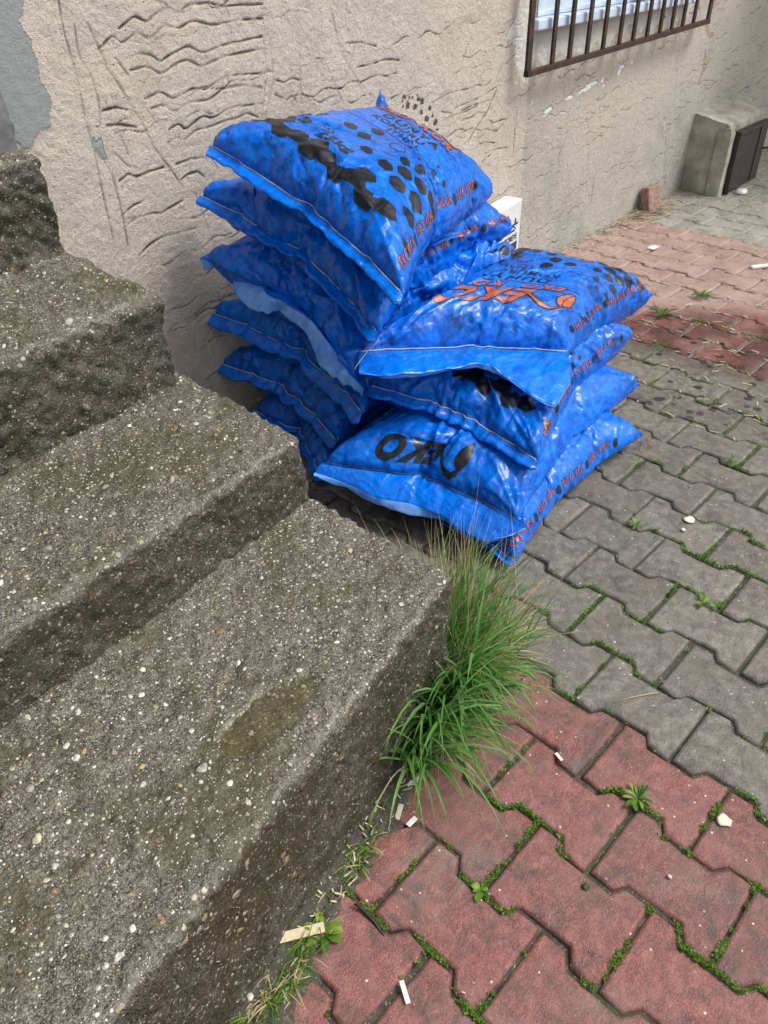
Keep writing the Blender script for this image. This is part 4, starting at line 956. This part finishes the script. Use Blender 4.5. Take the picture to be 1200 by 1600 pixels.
def build_sacks():
    A = lambda x, y, z: tuple(at(x, y, z))
    fr = design('front'); bk = design('back')
    far = lambda p, x, y, z: (p[0]+x, p[1]+y, z)
    # ---- bottom to top, the two piles together so each sack rests on what is under it
    L, F = A(393, 640, .04), A(505, 752, .025)
    r, i = make_sack('darkest blue sack, on the ground under the pile by the wall, beside the steps', L, F, (.74, .80, .05), (.78, 1.36, .05), 2, 1, 1, .085, .03, strips('f'), dirty=.8, inset=.8)
    L, F, R = (-.02, .83, .03), A(806, 878, .03), A(1001, 684, .055)
    r, i = make_sack('bottom blue sack of the front pile, its near corner in the grass', L, F, R, (.80, .86, .06), 0, 1, 2, .11, .03, strips('f', ph=-.02), dirty=.45, inset=.55, flipy=True)
    tail(r, A(1003, 690, .05), .05, 3)
    L, F = A(345, 570, .19), A(528, 688, .13)
    r, i = make_sack('blue sack second from the ground in the pile by the wall, thin wavy sewn edge', L, F, (.76, .80, .18), (.78, 1.36, .2), 3, 0, 3, .11, .09, (), dirty=.55, flipx=True, hemw=.03, hemdroop=.02)
    L, F, R = A(503, 724, .17), A(812, 812, .125), A(996, 602, .155)
    r, i2 = make_sack('blue sack with black EKO lettering and leaf mark, second lowest of the front pile', L, F, R, (.82, .86, .18), 2, 3, 4, .11, .085, strips('f')+biglogo(1, .735, .68, .30, .045), rot=True, dirty=.4, inset=.6, hem=False, stitch='dark', crease=.8)
    flap(r, i2, [(1, 492, 738, .155), (.85, 543, 757, .13), (.7, 591, 779, .115), (.55, 640, 786, .115), (.42, 689, 806, .10), (.3, 722, 832, .085), (.18, 757, 846, .08), (.06, 800, 838, .09), (0, 822, 822, .11)],
         [(1, 490, 744, .15), (.85, 540, 762, .12), (.7, 588, 788, .095), (.55, 640, 806, .085), (.42, 695, 812, .08), (.3, 727, 838, .07), (.18, 760, 850, .07), (0, 818, 830, .10)], seed=2)
    tail(r, A(845, 800, .12), .05, 5)
    L, F = A(334, 490, .37), A(566, 645, .26)
    r, i = make_sack('glossy blue sack by the wall, just under the one with pale lining', L, F, (.74, .78, .33), (.78, 1.37, .36), 0, 2, 5, .10, .09, (), dirty=.35, flipy=True, hemw=.034, hemdroop=.025)
    L, F, R = A(578, 602, .33), A(841, 722, .245), A(985, 528, .275)
    band = [p for p in fr]
    r, i = make_sack('front-pile blue sack with black hexagon band, under the flat top one', L, F, R, (.83, .88, .30), 1, 2, 6, .10, .10, band+strips('f', ph=.03), dirty=.6, inset=.7, flipx=True, hemw=.03, hemdroop=.018, crease=1.25)
    tail(r, A(838, 738, .22), .05, 6)
    L, F = A(322, 408, .56), A(556, 590, .40)
    r, i4 = make_sack('blue sack by the wall with its pale lining curling out of the open end', L, F, (.72, .78, .48), (.76, 1.36, .53), 3, 1, 7, .10, .09, (), dirty=.3, hem=False, stitch=None, crease=1.3)
    flap(r, i4, [(1, 316, 409, .56), (.94, 345, 393, .575), (.86, 375, 398, .56), (.76, 397, 425, .54), (.68, 412, 455, .52), (.55, 450, 478, .49), (.42, 492, 508, .465), (.28, 520, 545, .44), (.14, 545, 585, .41), (0, 570, 610, .385)],
         [(1, 318, 420, .54), (.94, 345, 413, .545), (.88, 362, 424, .53), (.8, 366, 452, .50), (.74, 388, 474, .485), (.66, 412, 483, .475), (.55, 436, 484, .47), (.42, 478, 520, .445), (.28, 500, 565, .41), (.14, 538, 600, .385), (0, 566, 614, .375)], seed=4, wave=.014)
    L, F, R = A(561, 551, .455), A(888, 550, .40), A(1018, 463, .36)
    r, i5 = make_sack('top blue sack of the front pile with upside-down orange EKO lettering and leaf', L, F, R, (.86, .90, .44), 0, 3, 8, .115, .10, shift(fr+biglogo(2), -.10)+strips('l', rv=1), rot=True, dirty=.6, inset=.55, hem=False, stitch='light', crease=.75)
    flap(r, i5, [(1, 562, 584, .44), (.9, 600, 588, .435), (.75, 660, 583, .43), (.6, 705, 576, .43), (.48, 745, 568, .43), (.4, 768, 574, .42), (.28, 800, 598, .395), (.16, 833, 622, .375), (.06, 866, 637, .36), (0, 890, 600, .37)],
         [(1, 562, 586, .436), (.9, 600, 592, .425), (.75, 660, 586, .42), (.6, 705, 579, .42), (.48, 745, 575, .415), (.4, 770, 583, .405), (.28, 803, 600, .385), (.16, 835, 625, .36), (.06, 867, 638, .355), (0, 890, 602, .365)], seed=6)
    tail(r, A(1020, 470, .35), .05, 7)
    L, F = A(314, 306, .755), A(590, 520, .54)
    r, i = make_sack('blue sack directly under the topmost one, a white stitched edge crossing in front', L, F, (.78, .84, .58), (.80, 1.38, .70), 1, 0, 9, .10, .09, strips('f', ph=.30), dirty=.35, flipy=True, hemw=.034, hemdroop=.012, crease=1.2)
    tail(r, A(592, 530, .53), .10, 8, M_THREAD)
    L, F, R, B = A(330, 228, .90), A(632, 462, .69), A(772, 300, .70), A(604, 205, .82)
    r, i = make_sack('topmost blue sack with black hexagons, 25kg and orange lettering, one corner pointing up', L, F, R, B, 0, 1, 10, .13, .085, fr+biglogo(2)+strips('f')+strips('l'), dirty=.6, inset=.75, hemw=.036, hemdroop=.012, ear=(.115, .10), farhem=False, crease=.6)
    tail(r, A(632, 468, .68), .09, 9); tail(r, A(326, 238, .88), .05, 10)
build_sacks()

# ================================================================= PLANTS AND LITTER
def blades(name, specs, mats):
    """specs: list of (base, direction xy, length, lean 0..1, droop, width, material, tint)"""
    V = []; F = []; MI = []; TI = []
    for (b, d, L, lean, droop, w_, mi, ti, tw) in specs:
        b = np.array(b, float); d3 = np.array([d[0], d[1], 0.]); side = np.array([-d[1], d[0], 0.]); n = 7; k0 = len(V); p = b.copy(); pitch = math.pi/2*(1-lean*.55); step = L/n
        for k in range(n+1):
            q = k/n; ww = w_*(1-q**2.2)*(.55+.45*min(1, q*5))
            s_ = side*math.cos(tw*q)+np.array([0, 0, 1.])*math.sin(tw*q)*.6
            V.append(p-s_*ww); V.append(p-np.array([0, 0, ww*.5])); V.append(p+s_*ww); TI += [ti]*3
            p = p+(d3*math.cos(pitch)+np.array([0, 0, 1.])*math.sin(pitch))*step; pitch -= droop/n*(.5+q); p[2] = max(p[2], .004+.003*random.random())
        for k in range(n):
            a = k0+3*k; F += [(a, a+1, a+4, a+3), (a+1, a+2, a+5, a+4)]; MI += [mi, mi]
    o = mesh(name, V, F, None, None, True, mats, MI); at_ = o.data.attributes.new('tint', 'FLOAT', 'POINT'); at_.data.foreach_set('value', np.array(TI, np.float32)); return o
def stepfront(x): return yl(x, .247, .206)
def grass():
    random.seed(21); R = random; sp = []
    for k in range(480):       # fine upright-to-leaning tuft at the corner of the bottom step
        x = R.gauss(-.300, .050); y = R.gauss(.165, .06)
        if x < -.405 or y < .02: continue
        a = R.gauss(-.1, .75)+(y-.15)*4; L = R.uniform(.10, .29)*(1.0 if R.random() < .85 else 1.25); dead = R.random() < .34
        sp.append(((x, y, 0), (math.cos(a), math.sin(a)), L, min(1.25, abs(R.gauss(.45, .35))), R.uniform(.3, 1.5), R.uniform(.0012, .0030) if not dead else R.uniform(.0007, .0014), 1 if dead else 0, min(1, max(0, R.gauss(.5, .25))), R.uniform(-.8, .8)))
    for k in range(55):         # long dry stalks reaching up before the sacks
        a = R.gauss(.5, .8); sp.append(((R.gauss(-.30, .04), R.gauss(.19, .05), 0), (math.cos(a), math.sin(a)), R.uniform(.24, .37), R.uniform(.1, .7), R.uniform(.1, .5), R.uniform(.0006, .0011), 1, .5, .2))
    o = blades('grass_tuft', sp, [M_GRASS, M_STRAW]); tag(o, 'thick fine-bladed grass tuft with straw-coloured tips at the corner of the bottom step', 'grass', 'grass tufts along the foot of the steps')
    sp = []
    for k in range(270):        # broader blades bending down over the red pavers
        x = R.uniform(-.63, -.335); y = stepfront(x)-R.uniform(.005, .07)
        a = R.gauss(-1.85, .7) if R.random() < .75 else R.uniform(-4.2, 0); L = R.uniform(.14, .33); dead = R.random() < .12
        sp.append(((x, y, 0), (math.cos(a), math.sin(a)), L, R.uniform(.05, .6), R.uniform(1.3, 3.1), R.uniform(.0022, .0060) if not dead else .0012, 1 if dead else 0, min(1, max(0, R.gauss(.42, .25))), R.uniform(-.8, .8)))
    for k in range(170):        # yellowing skirt at the right
        x = R.uniform(-.46, -.25); y = stepfront(x)-R.uniform(.01, .08); a = R.gauss(-.55, .5); dead = R.random() < .55
        sp.append(((x, y, 0), (math.cos(a), math.sin(a)), R.uniform(.10, .21), R.uniform(.5, 1.3), R.uniform(.6, 2.), R.uniform(.0008, .0016), 1 if dead else 0, min(1, max(0, R.gauss(.5, .25))), R.uniform(-.8, .8)))
    o = blades('grass_tuft', sp, [M_GRASS, M_STRAW]); tag(o, 'broad-leaved green grass tuft drooping from the step foot over the red pavers', 'grass', 'grass tufts along the foot of the steps')
    def sprig(cx, cy, n, sx, Lr, label, dead_=.2, w=.0013):
        sp = []
        for k in range(n):
            x = R.gauss(cx, sx); y = cy+.24*(x-cx)+R.gauss(0, .013); a = R.uniform(-3.3, .4); dead = R.random() < dead_
            sp.append(((x, y, .004), (math.cos(a), math.sin(a)), R.uniform(*Lr), R.uniform(.4, 1.3), R.uniform(.5, 2.2), R.uniform(w*.6, w*1.4), 1 if dead else 0, min(1, max(0, R.gauss(.65, .25))), R.uniform(-.8, .8)))
        o = blades('grass_tuft', sp, [M_WEED, M_STRAW]); tag(o, label, 'grass', 'grass tufts along the foot of the steps')
    p = at(560, 1350); sprig(p[0]+.01, p[1]+.01, 90, .038, (.02, .055), 'small sparse grass sprig in the soil between step and red pavers, above the wooden strip')
    p = at(455, 1530); sprig(p[0], p[1]+.005, 150, .045, (.02, .06), 'low grass patch in the soil beside the bottom step, below the wooden strip')
    p = at(395, 1590); sprig(p[0], p[1]+.005, 110, .035, (.02, .055), 'low grass patch mixed with dry straw at the bottom edge, beside the step', .45)
    p = at(590, 775); sp = []
    for (x, y, a, L, ln, dead) in ((-.30, .42, 2.2, .26, .55, 1), (-.29, .41, 1.7, .22, .35, 1), (-.30, .42, 2.9, .19, .8, 0), (-.31, .43, 2.0, .10, .5, 0), (-.30, .41, .9, .08, .6, 0), (-.305, .42, 1.2, .07, .4, 0), (-.30, .425, 2.6, .08, .7, 0)):
        sp.append(((x, y, 0), (math.cos(a), math.sin(a)), L, ln, .5, .0012, dead, .6, .2))
    o = blades('grass_tuft', sp, [M_WEED, M_STRAW]); tag(o, 'thin lone grass stalks between the step corner and the lowest sacks', 'grass', 'grass tufts along the foot of the steps')
grass()

def rosette(px, py, n, L, label, w=.3, z=.002):
    p = at(px, py); V = []; F = []; TI = []; r = random.Random(int(px))
    for k in range(n):
        a = 2.4*k+r.uniform(-.3, .3); l = L*r.uniform(.6, 1.15); up = r.uniform(.15, .8); d = np.array([math.cos(a), math.sin(a), 0]); s_ = np.array([-d[1], d[0], 0]); b = len(V); ti = r.random()
        for q, ww in ((0, .12), (.3, .5), (.6, .95), (.85, .75), (1, .05)):
            c = p+d*l*q+np.array([0, 0, z+l*up*math.sin(q*2.2)*.7]); V += [c-s_*l*w*ww*.5, c-np.array([0, 0, l*.03]), c+s_*l*w*ww*.5]; TI += [ti]*3
        for q in range(4): F += [(b+3*q, b+3*q+1, b+3*q+4, b+3*q+3), (b+3*q+1, b+3*q+2, b+3*q+5, b+3*q+4)]
    o = mesh('weed', V, F, M_WEED, None, True); a_ = o.data.attributes.new('tint', 'FLOAT', 'POINT'); a_.data.foreach_set('value', np.array(TI, np.float32)); tag(o, label, 'weed', 'small weeds in the paving joints')
rosette(750, 1392, 9, .022, 'small bright green leafy weed at a joint corner between red pavers, bottom middle', .55)
rosette(505, 1462, 12, .034, 'bright green broad-leaved weed at the end of the pale wooden strip', .42)
rosette(996, 1250, 26, .032, 'largest star-shaped green weed in a joint crossing of the red pavers', .25)
rosette(1098, 944, 5, .026, 'tiny two-leaved weed in a joint of the grey pavers, right side', .5)
rosette(1118, 950, 5, .022, 'tiny broad-leaved weed in a joint of the grey pavers, by the right edge', .5)
rosette(992, 822, 16, .028, 'spiky low weed in a joint of the grey pavers right of the sacks', .2)
rosette(1035, 494, 30, .055, 'bushy green weed on the far dark red pavers, nearest the top front sack', .2)
rosette(1097, 464, 22, .05, 'dull green weed on the far red pavers, behind the bushy one', .2)
rosette(1140, 722, 12, .028, 'small green weed in a grey paver joint, upper right', .22)

def joint_weeds():
    R = np.random.RandomState(5); N = 230000
    r = R.randint(-12, 16, N); u0 = R.randint(-8, 9, N).astype(float)+(r % 2)*.5; kind = R.rand(N) < .36
    tt = R.rand(N)
    # long wavy joint below row r / straight joints
    fu = tt; d = np.minimum(fu, 1-fu); hi = 1-ss(.22, .31, d)*1.0; v1 = r+.41+.165*hi; u1 = u0+fu
    v2 = r-.59+1.165*tt; u2 = u0
    u = np.where(kind, u2, u1); v = np.where(kind, v2, v1)
    x = -v*LW+R.normal(0, .0022, N); y = -u*LX+R.normal(0, .0026, N)
    m = fbm(x*5.5+3, y*5.5, 700, 3)+.45*vn(x*24, y*24, 705)+.25*vn(x*90, y*90, 706)+.10*ss(1.2, -1, x)
    keep = (m > .24) & (x > -1.6) & (x < 1.9) & (y < 1.2) & (y > -1.7)
    keep &= ~((x > -.12) & (x < .84) & (y > .28)); keep &= (y < stepfront(x)-.05) | (x > -.36)
    near = np.hypot(x-CP[0], y-CP[1]); keep &= R.rand(N) < np.clip(1.15-near*.28, .22, 1)
    x = x[keep]; y = y[keep]; m = m[keep]; n = len(x); V = []; F = []; T = []; nl = 5
    for k in range(nl):
        a = R.rand(n)*6.283; l = R.uniform(.0016, .0048, n)*(1+.9*np.clip(m-.35, 0, .6)); up = R.uniform(.1, 1.2, n); z0 = R.uniform(-.007, .001, n)+np.clip(m-.2, 0, .3)*.012
        dx, dy = np.cos(a), np.sin(a); w_ = l*R.uniform(.2, .42, n)
        p0 = np.stack([x, y, z0], 1); p1 = np.stack([x+dx*l*.55-dy*w_, y+dy*l*.55+dx*w_, z0+l*up*.6], 1); p2 = np.stack([x+dx*l, y+dy*l, z0+l*up*.85], 1); p3 = np.stack([x+dx*l*.55+dy*w_, y+dy*l*.55-dx*w_, z0+l*up*.6], 1)
        b = sum(len(q) for q in V); V.append(np.stack([p0, p1, p2, p3], 1).reshape(-1, 3)); F.append(np.arange(n*4).reshape(-1, 4)+b); T.append(np.repeat(np.clip(R.normal(.45, .28, n), 0, 1), 4))
    V = np.concatenate(V); F = np.concatenate(F); me = bpy.data.meshes.new('joint_weeds'); me.vertices.add(len(V)); me.vertices.foreach_set('co', V.reshape(-1).astype(np.float32))
    me.loops.add(len(F)*4); me.loops.foreach_set('vertex_index', F.reshape(-1).astype(np.int32)); me.polygons.add(len(F)); me.polygons.foreach_set('loop_start', np.arange(0, len(F)*4, 4, dtype=np.int32)); me.update(calc_edges=True)
    a_ = me.attributes.new('tint', 'FLOAT', 'POINT'); a_.data.foreach_set('value', np.concatenate(T).astype(np.float32)); me.materials.append(M_WEED)
    o = bpy.data.objects.new('joint_weeds', me); COL.objects.link(o); tag(o, 'tiny green ground cover growing in the joints between the pavers', 'ground cover', kind='stuff')
joint_weeds()

def debris():
    R = np.random.RandomState(9); V = []; F = []; MI = []
    def chip(x, y, z, L, w_, a, mi, h=.0016):
        dx, dy = math.cos(a)*L/2, math.sin(a)*L/2; nx, ny = -math.sin(a)*w_/2, math.cos(a)*w_/2; b = len(V); t = R.uniform(-.002, .002)
        for zz in (z, z+h):
            for sx, sy in ((-1, -1), (1, -1), (1, 1), (-1, 1)): V.append((x+sx*dx+sy*nx*R.uniform(.5, 1), y+sx*dy+sy*ny*R.uniform(.5, 1), zz+sx*t))
        for f in ((3, 2, 1, 0), (4, 5, 6, 7), (0, 1, 5, 4), (1, 2, 6, 5), (2, 3, 7, 6), (3, 0, 4, 7)): F.append(tuple(b+k for k in f)); MI.append(mi)
    for k in range(520):       # foot of the wall
        x = R.uniform(.9, 4.6); y = wy(x)-abs(R.normal(.02, .05))-.01; chip(x, y, .004, R.uniform(.006, .05), R.uniform(.0015, .006), R.uniform(0, 3.14), R.choice([0, 0, 1, 2, 3]))
    for k in range(170):        # heap beside the brick
        x = R.normal(3.0, .10); y = wy(x)-abs(R.normal(.06, .05))-.01; chip(x, y, R.uniform(.004, .03), R.uniform(.03, .12), .003, R.normal(-.6, .5), R.choice([0, 2, 3]))
    for k in range(1500):       # far joints and surface bits
        x = R.uniform(1.0, 4.2); y = R.uniform(-.2, 1.5)
        r = round(-x/LW-.5); v = r+.5+R.choice([-.085, .085]); X = -v*LW if R.rand() < .75 else x
        chip(X+R.normal(0, .004), y, .001, R.uniform(.006, .04), R.uniform(.002, .006), 1.57+R.normal(0, .5), R.choice([0, 1, 1, 2, 3]))
    for k in range(150):        # near joints, soil strip
        x = R.uniform(-1.2, -.35); y = stepfront(x)-R.uniform(0, .06); chip(x, y, .012, R.uniform(.003, .02), R.uniform(.0015, .004), R.uniform(0, 3.14), R.choice([0, 1, 2, 3]))
    for k in range(90):
        x = R.uniform(-1.2, 1.2); y = R.uniform(-1.3, .3)
        if y > stepfront(x)-.05: continue
        chip(x, y, .002, R.uniform(.002, .006), R.uniform(.0015, .003), R.uniform(0, 3.14), R.choice([0, 1, 1, 2]))
    o = mesh('dry_debris', V, F, None, None, False, [M_STRAW, M_STONE, M_WOOD, M_SOIL], MI); tag(o, 'scattered dry straw bits, grit and chips on the paving and along the wall', 'debris', kind='stuff')
debris()

def slab(name, px0, px1, w_, h, mat, label, cat, z=.004, group=None, tilt=0., bw=.0006):
    a = at(*px0); b = at(*px1); d = b-a; L = np.linalg.norm(d[:2]); d /= np.linalg.norm(d); n = np.array([-d[1], d[0], 0]); V = []
    for zz in (z, z+h):
        for s_, q in ((0, -1), (1, -1), (1, 1), (0, 1)): p = a+d*L*s_+n*q*w_/2; V.append((p[0], p[1], zz+tilt*s_))
    o = mesh(name, V, [(3, 2, 1, 0), (4, 5, 6, 7), (0, 1, 5, 4), (1, 2, 6, 5), (2, 3, 7, 6), (3, 0, 4, 7)], mat); bevel(o, bw); tag(o, label, cat, group); return o
slab('wooden_strip', (424, 1478), (508, 1456), .017, .003, M_WOOD, 'pale ribbed wooden strip lying on the soil beside the bottom step', 'wood strip', .017)
slab('plastic_stick', (627, 1534), (638, 1570), .008, .003, M_WHITE, 'short flat white plastic stick lying across a red paver joint at the bottom', 'plastic stick', .003)
slab('wood_chip', (620, 1282), (627, 1260), .010, .003, M_STONE, 'grey-white splinter standing in the joint just below the drooping grass', 'chip', .002, tilt=.004)
slab('paper_scrap', (637, 1292), (650, 1279), .010, .002, M_WHITE, 'small white scrap in the paver joint, right of the grey-white splinter', 'scrap', .003)
slab('paper_scrap', (636, 1230), (656, 1216), .008, .002, M_WHITE, 'thin white scrap caught under the drooping grass blades', 'scrap', .006)
slab('white_tube', (1172, 421), (1215, 416), .026, .014, M_WHITE, 'white plastic tube lying on the far red pavers at the right edge', 'tube', .003, bw=.005)
slab('dry_leaf', (868, 1178), (878, 1190), .007, .0015, M_DRYLEAF, 'tiny curled dry leaf in the joint of a red paver, below the grass', 'leaf', .003)
tag(tube('straw', [at(960, 1098, .004), at(985, 1090, .006), at(1005, 1086, .007), at(1028, 1082, .005)], .0012, M_STRAW), 'single pale straw lying on a grey paver near the red edge', 'straw')
tag(tube('twig', [at(553, 1412, .012), at(566, 1420, .008), at(585, 1440, .003), at(600, 1462, .001)], .0035, M_DOOR, taper=[.5, 1, .9, .4]), 'dark wet twig in the joint at the corner of a red paver', 'twig')
def disc(name, px, py, r, h, mat, label, cat, seed, z=.003, n=14, el=1.):
    p = at(px, py, z); R = random.Random(seed); V = [(p[0], p[1], z+h)]; rr = [r*R.uniform(.8, 1.12) for _ in range(n)]
    for q, zz in ((.7, h), (1, h*.35), (.96, 0)):
        for k in range(n): a = 2*math.pi*k/n; V.append((p[0]+rr[k]*q*math.cos(a)*el, p[1]+rr[k]*q*math.sin(a), z+zz+(R.uniform(-.15, .15)*h if zz else 0)))
    F = [(0, 1+k, 1+(k+1) % n) for k in range(n)]
    for l in range(2): F += [(1+l*n+k, 1+(l+1)*n+k, 1+(l+1)*n+(k+1) % n, 1+l*n+(k+1) % n) for k in range(n)]
    o = mesh(name, V, F, mat, None, True); tag(o, label, cat); return o
disc('dry_leaf', 1131, 1282, .0145, .003, M_DRYLEAF, 'round whitish dried leaf lying on a red paver beside a weedy joint', 'leaf', 1)
disc('dry_leaf', 1077, 812, .0165, .003, M_DRYLEAF, 'round tan dried leaf lying on the grey pavers', 'leaf', 2)
disc('pebble', 1067, 828, .0065, .004, M_WHITE, 'tiny white pebble on the grey pavers just below the round tan leaf', 'pebble', 3)
disc('pebble', 1046, 1370, .005, .004, M_STONE, 'small pale pebble on a red paver, bottom right', 'pebble', 4, el=.7)
disc('pebble', 391, 1558, .006, .004, M_STONE, 'small whitish pebble in the soil beside the low grass', 'pebble', 5, z=.014)
disc('pebble', 915, 1386, .007, .006, M_SOIL, 'dark grey pebble wedged in a joint crossing of the red pavers', 'pebble', 6)
disc('stone', 1148, 286, .07, .09, M_BOX, 'rounded grey stone leaning at the foot of the iron door', 'stone', 7, z=0)
disc('wrapper', 1158, 301, .035, .022, M_WHITE, 'crumpled white wrapper on the pavers in front of the iron door', 'wrapper', 8, el=1.4)
disc('wrapper', 1020, 387, .026, .006, M_WHITE, 'flat dirty white scrap of film on the far dusty red pavers', 'wrapper', 9, el=1.6)

# brick leaning on the wall
b0 = np.array(at(1022, 335)); V, F = boxV((-.055, -.03, 0), (.055, .03, .145)); br = mesh('brick', V, F, M_BRICK); bevel(br, .008, 3)
br.location = (b0[0]+.01, wy(b0[0])-.075, .0); br.rotation_euler = (math.radians(-14), 0, math.radians(-12)); tag(br, 'broken pink brick propped upright against the foot of the grey wall', 'brick')

# white lettered carton behind the sacks
def carton():
    a = np.array([1.640, 1.405]); b = np.array([1.230, 1.325]); d = (b-a); L = np.linalg.norm(d); turn = math.pi+math.atan2(d[1], d[0]); H = .395
    root = empty('carton', (b[0], b[1], 0), 'white carton with dark lettering standing between the sacks and the wall', 'carton'); root.rotation_euler = (0, 0, turn)
    V, F = boxV((0, 0, .0), (L, .085, H)); o = mesh('carton_body', V, F, M_WHITE, root); bevel(o, .008, 3)
    o.data.update()
    def put(name, pts, mat, dz=0.0): return mesh(name, [(x, -.0012-dz, z) for x, z in pts], [tuple(range(len(pts)))], mat, root)
    def txt(s, size, x, z, mat, dz=.0006, off=.0008):
        V, F = text2d(s, size, .0, off); return mesh('lettering', [(x+v[0], -.0012-dz, z+v[1]) for v in V], F, mat, root)
    x1 = L-.03
    put('printed_band', [(.02, H-.100), (x1, H-.100), (x1, H-.092), (.02, H-.092)], M_NAVY); put('printed_band', [(.02, H-.125), (x1-.03, H-.125), (x1-.03, H-.116), (.02, H-.116)], M_NAVY)
    txt('WTOREYE', .034, x1-.085, H-.152, M_NAVY)
    put('printed_band', [(x1-.20, H-.212), (x1, H-.212), (x1, H-.175), (x1-.20, H-.175)], M_NAVY); txt('GUN', .036, x1-.115, H-.194, M_WHITE)
    txt('ST', .028, x1-.05, H-.235, M_NAVY)
    put('printed_band', [(x1-.22, H-.33), (x1, H-.33), (x1, H-.265), (x1-.22, H-.265)], M_NAVY); txt('12', .06, x1-.06, H-.298, M_WHITE)
    for (x, z, s_) in ((x1-.16, H-.055, .016), (x1-.11, H-.06, .013), (x1-.03, H-.085, .012)):
        V, F = hexa(x, z, s_, .4, .8, 1.5); mesh('dirt_smudge', [(v[0], -.0012, v[1]) for v in V], F, M_DTHREAD, root)
carton()
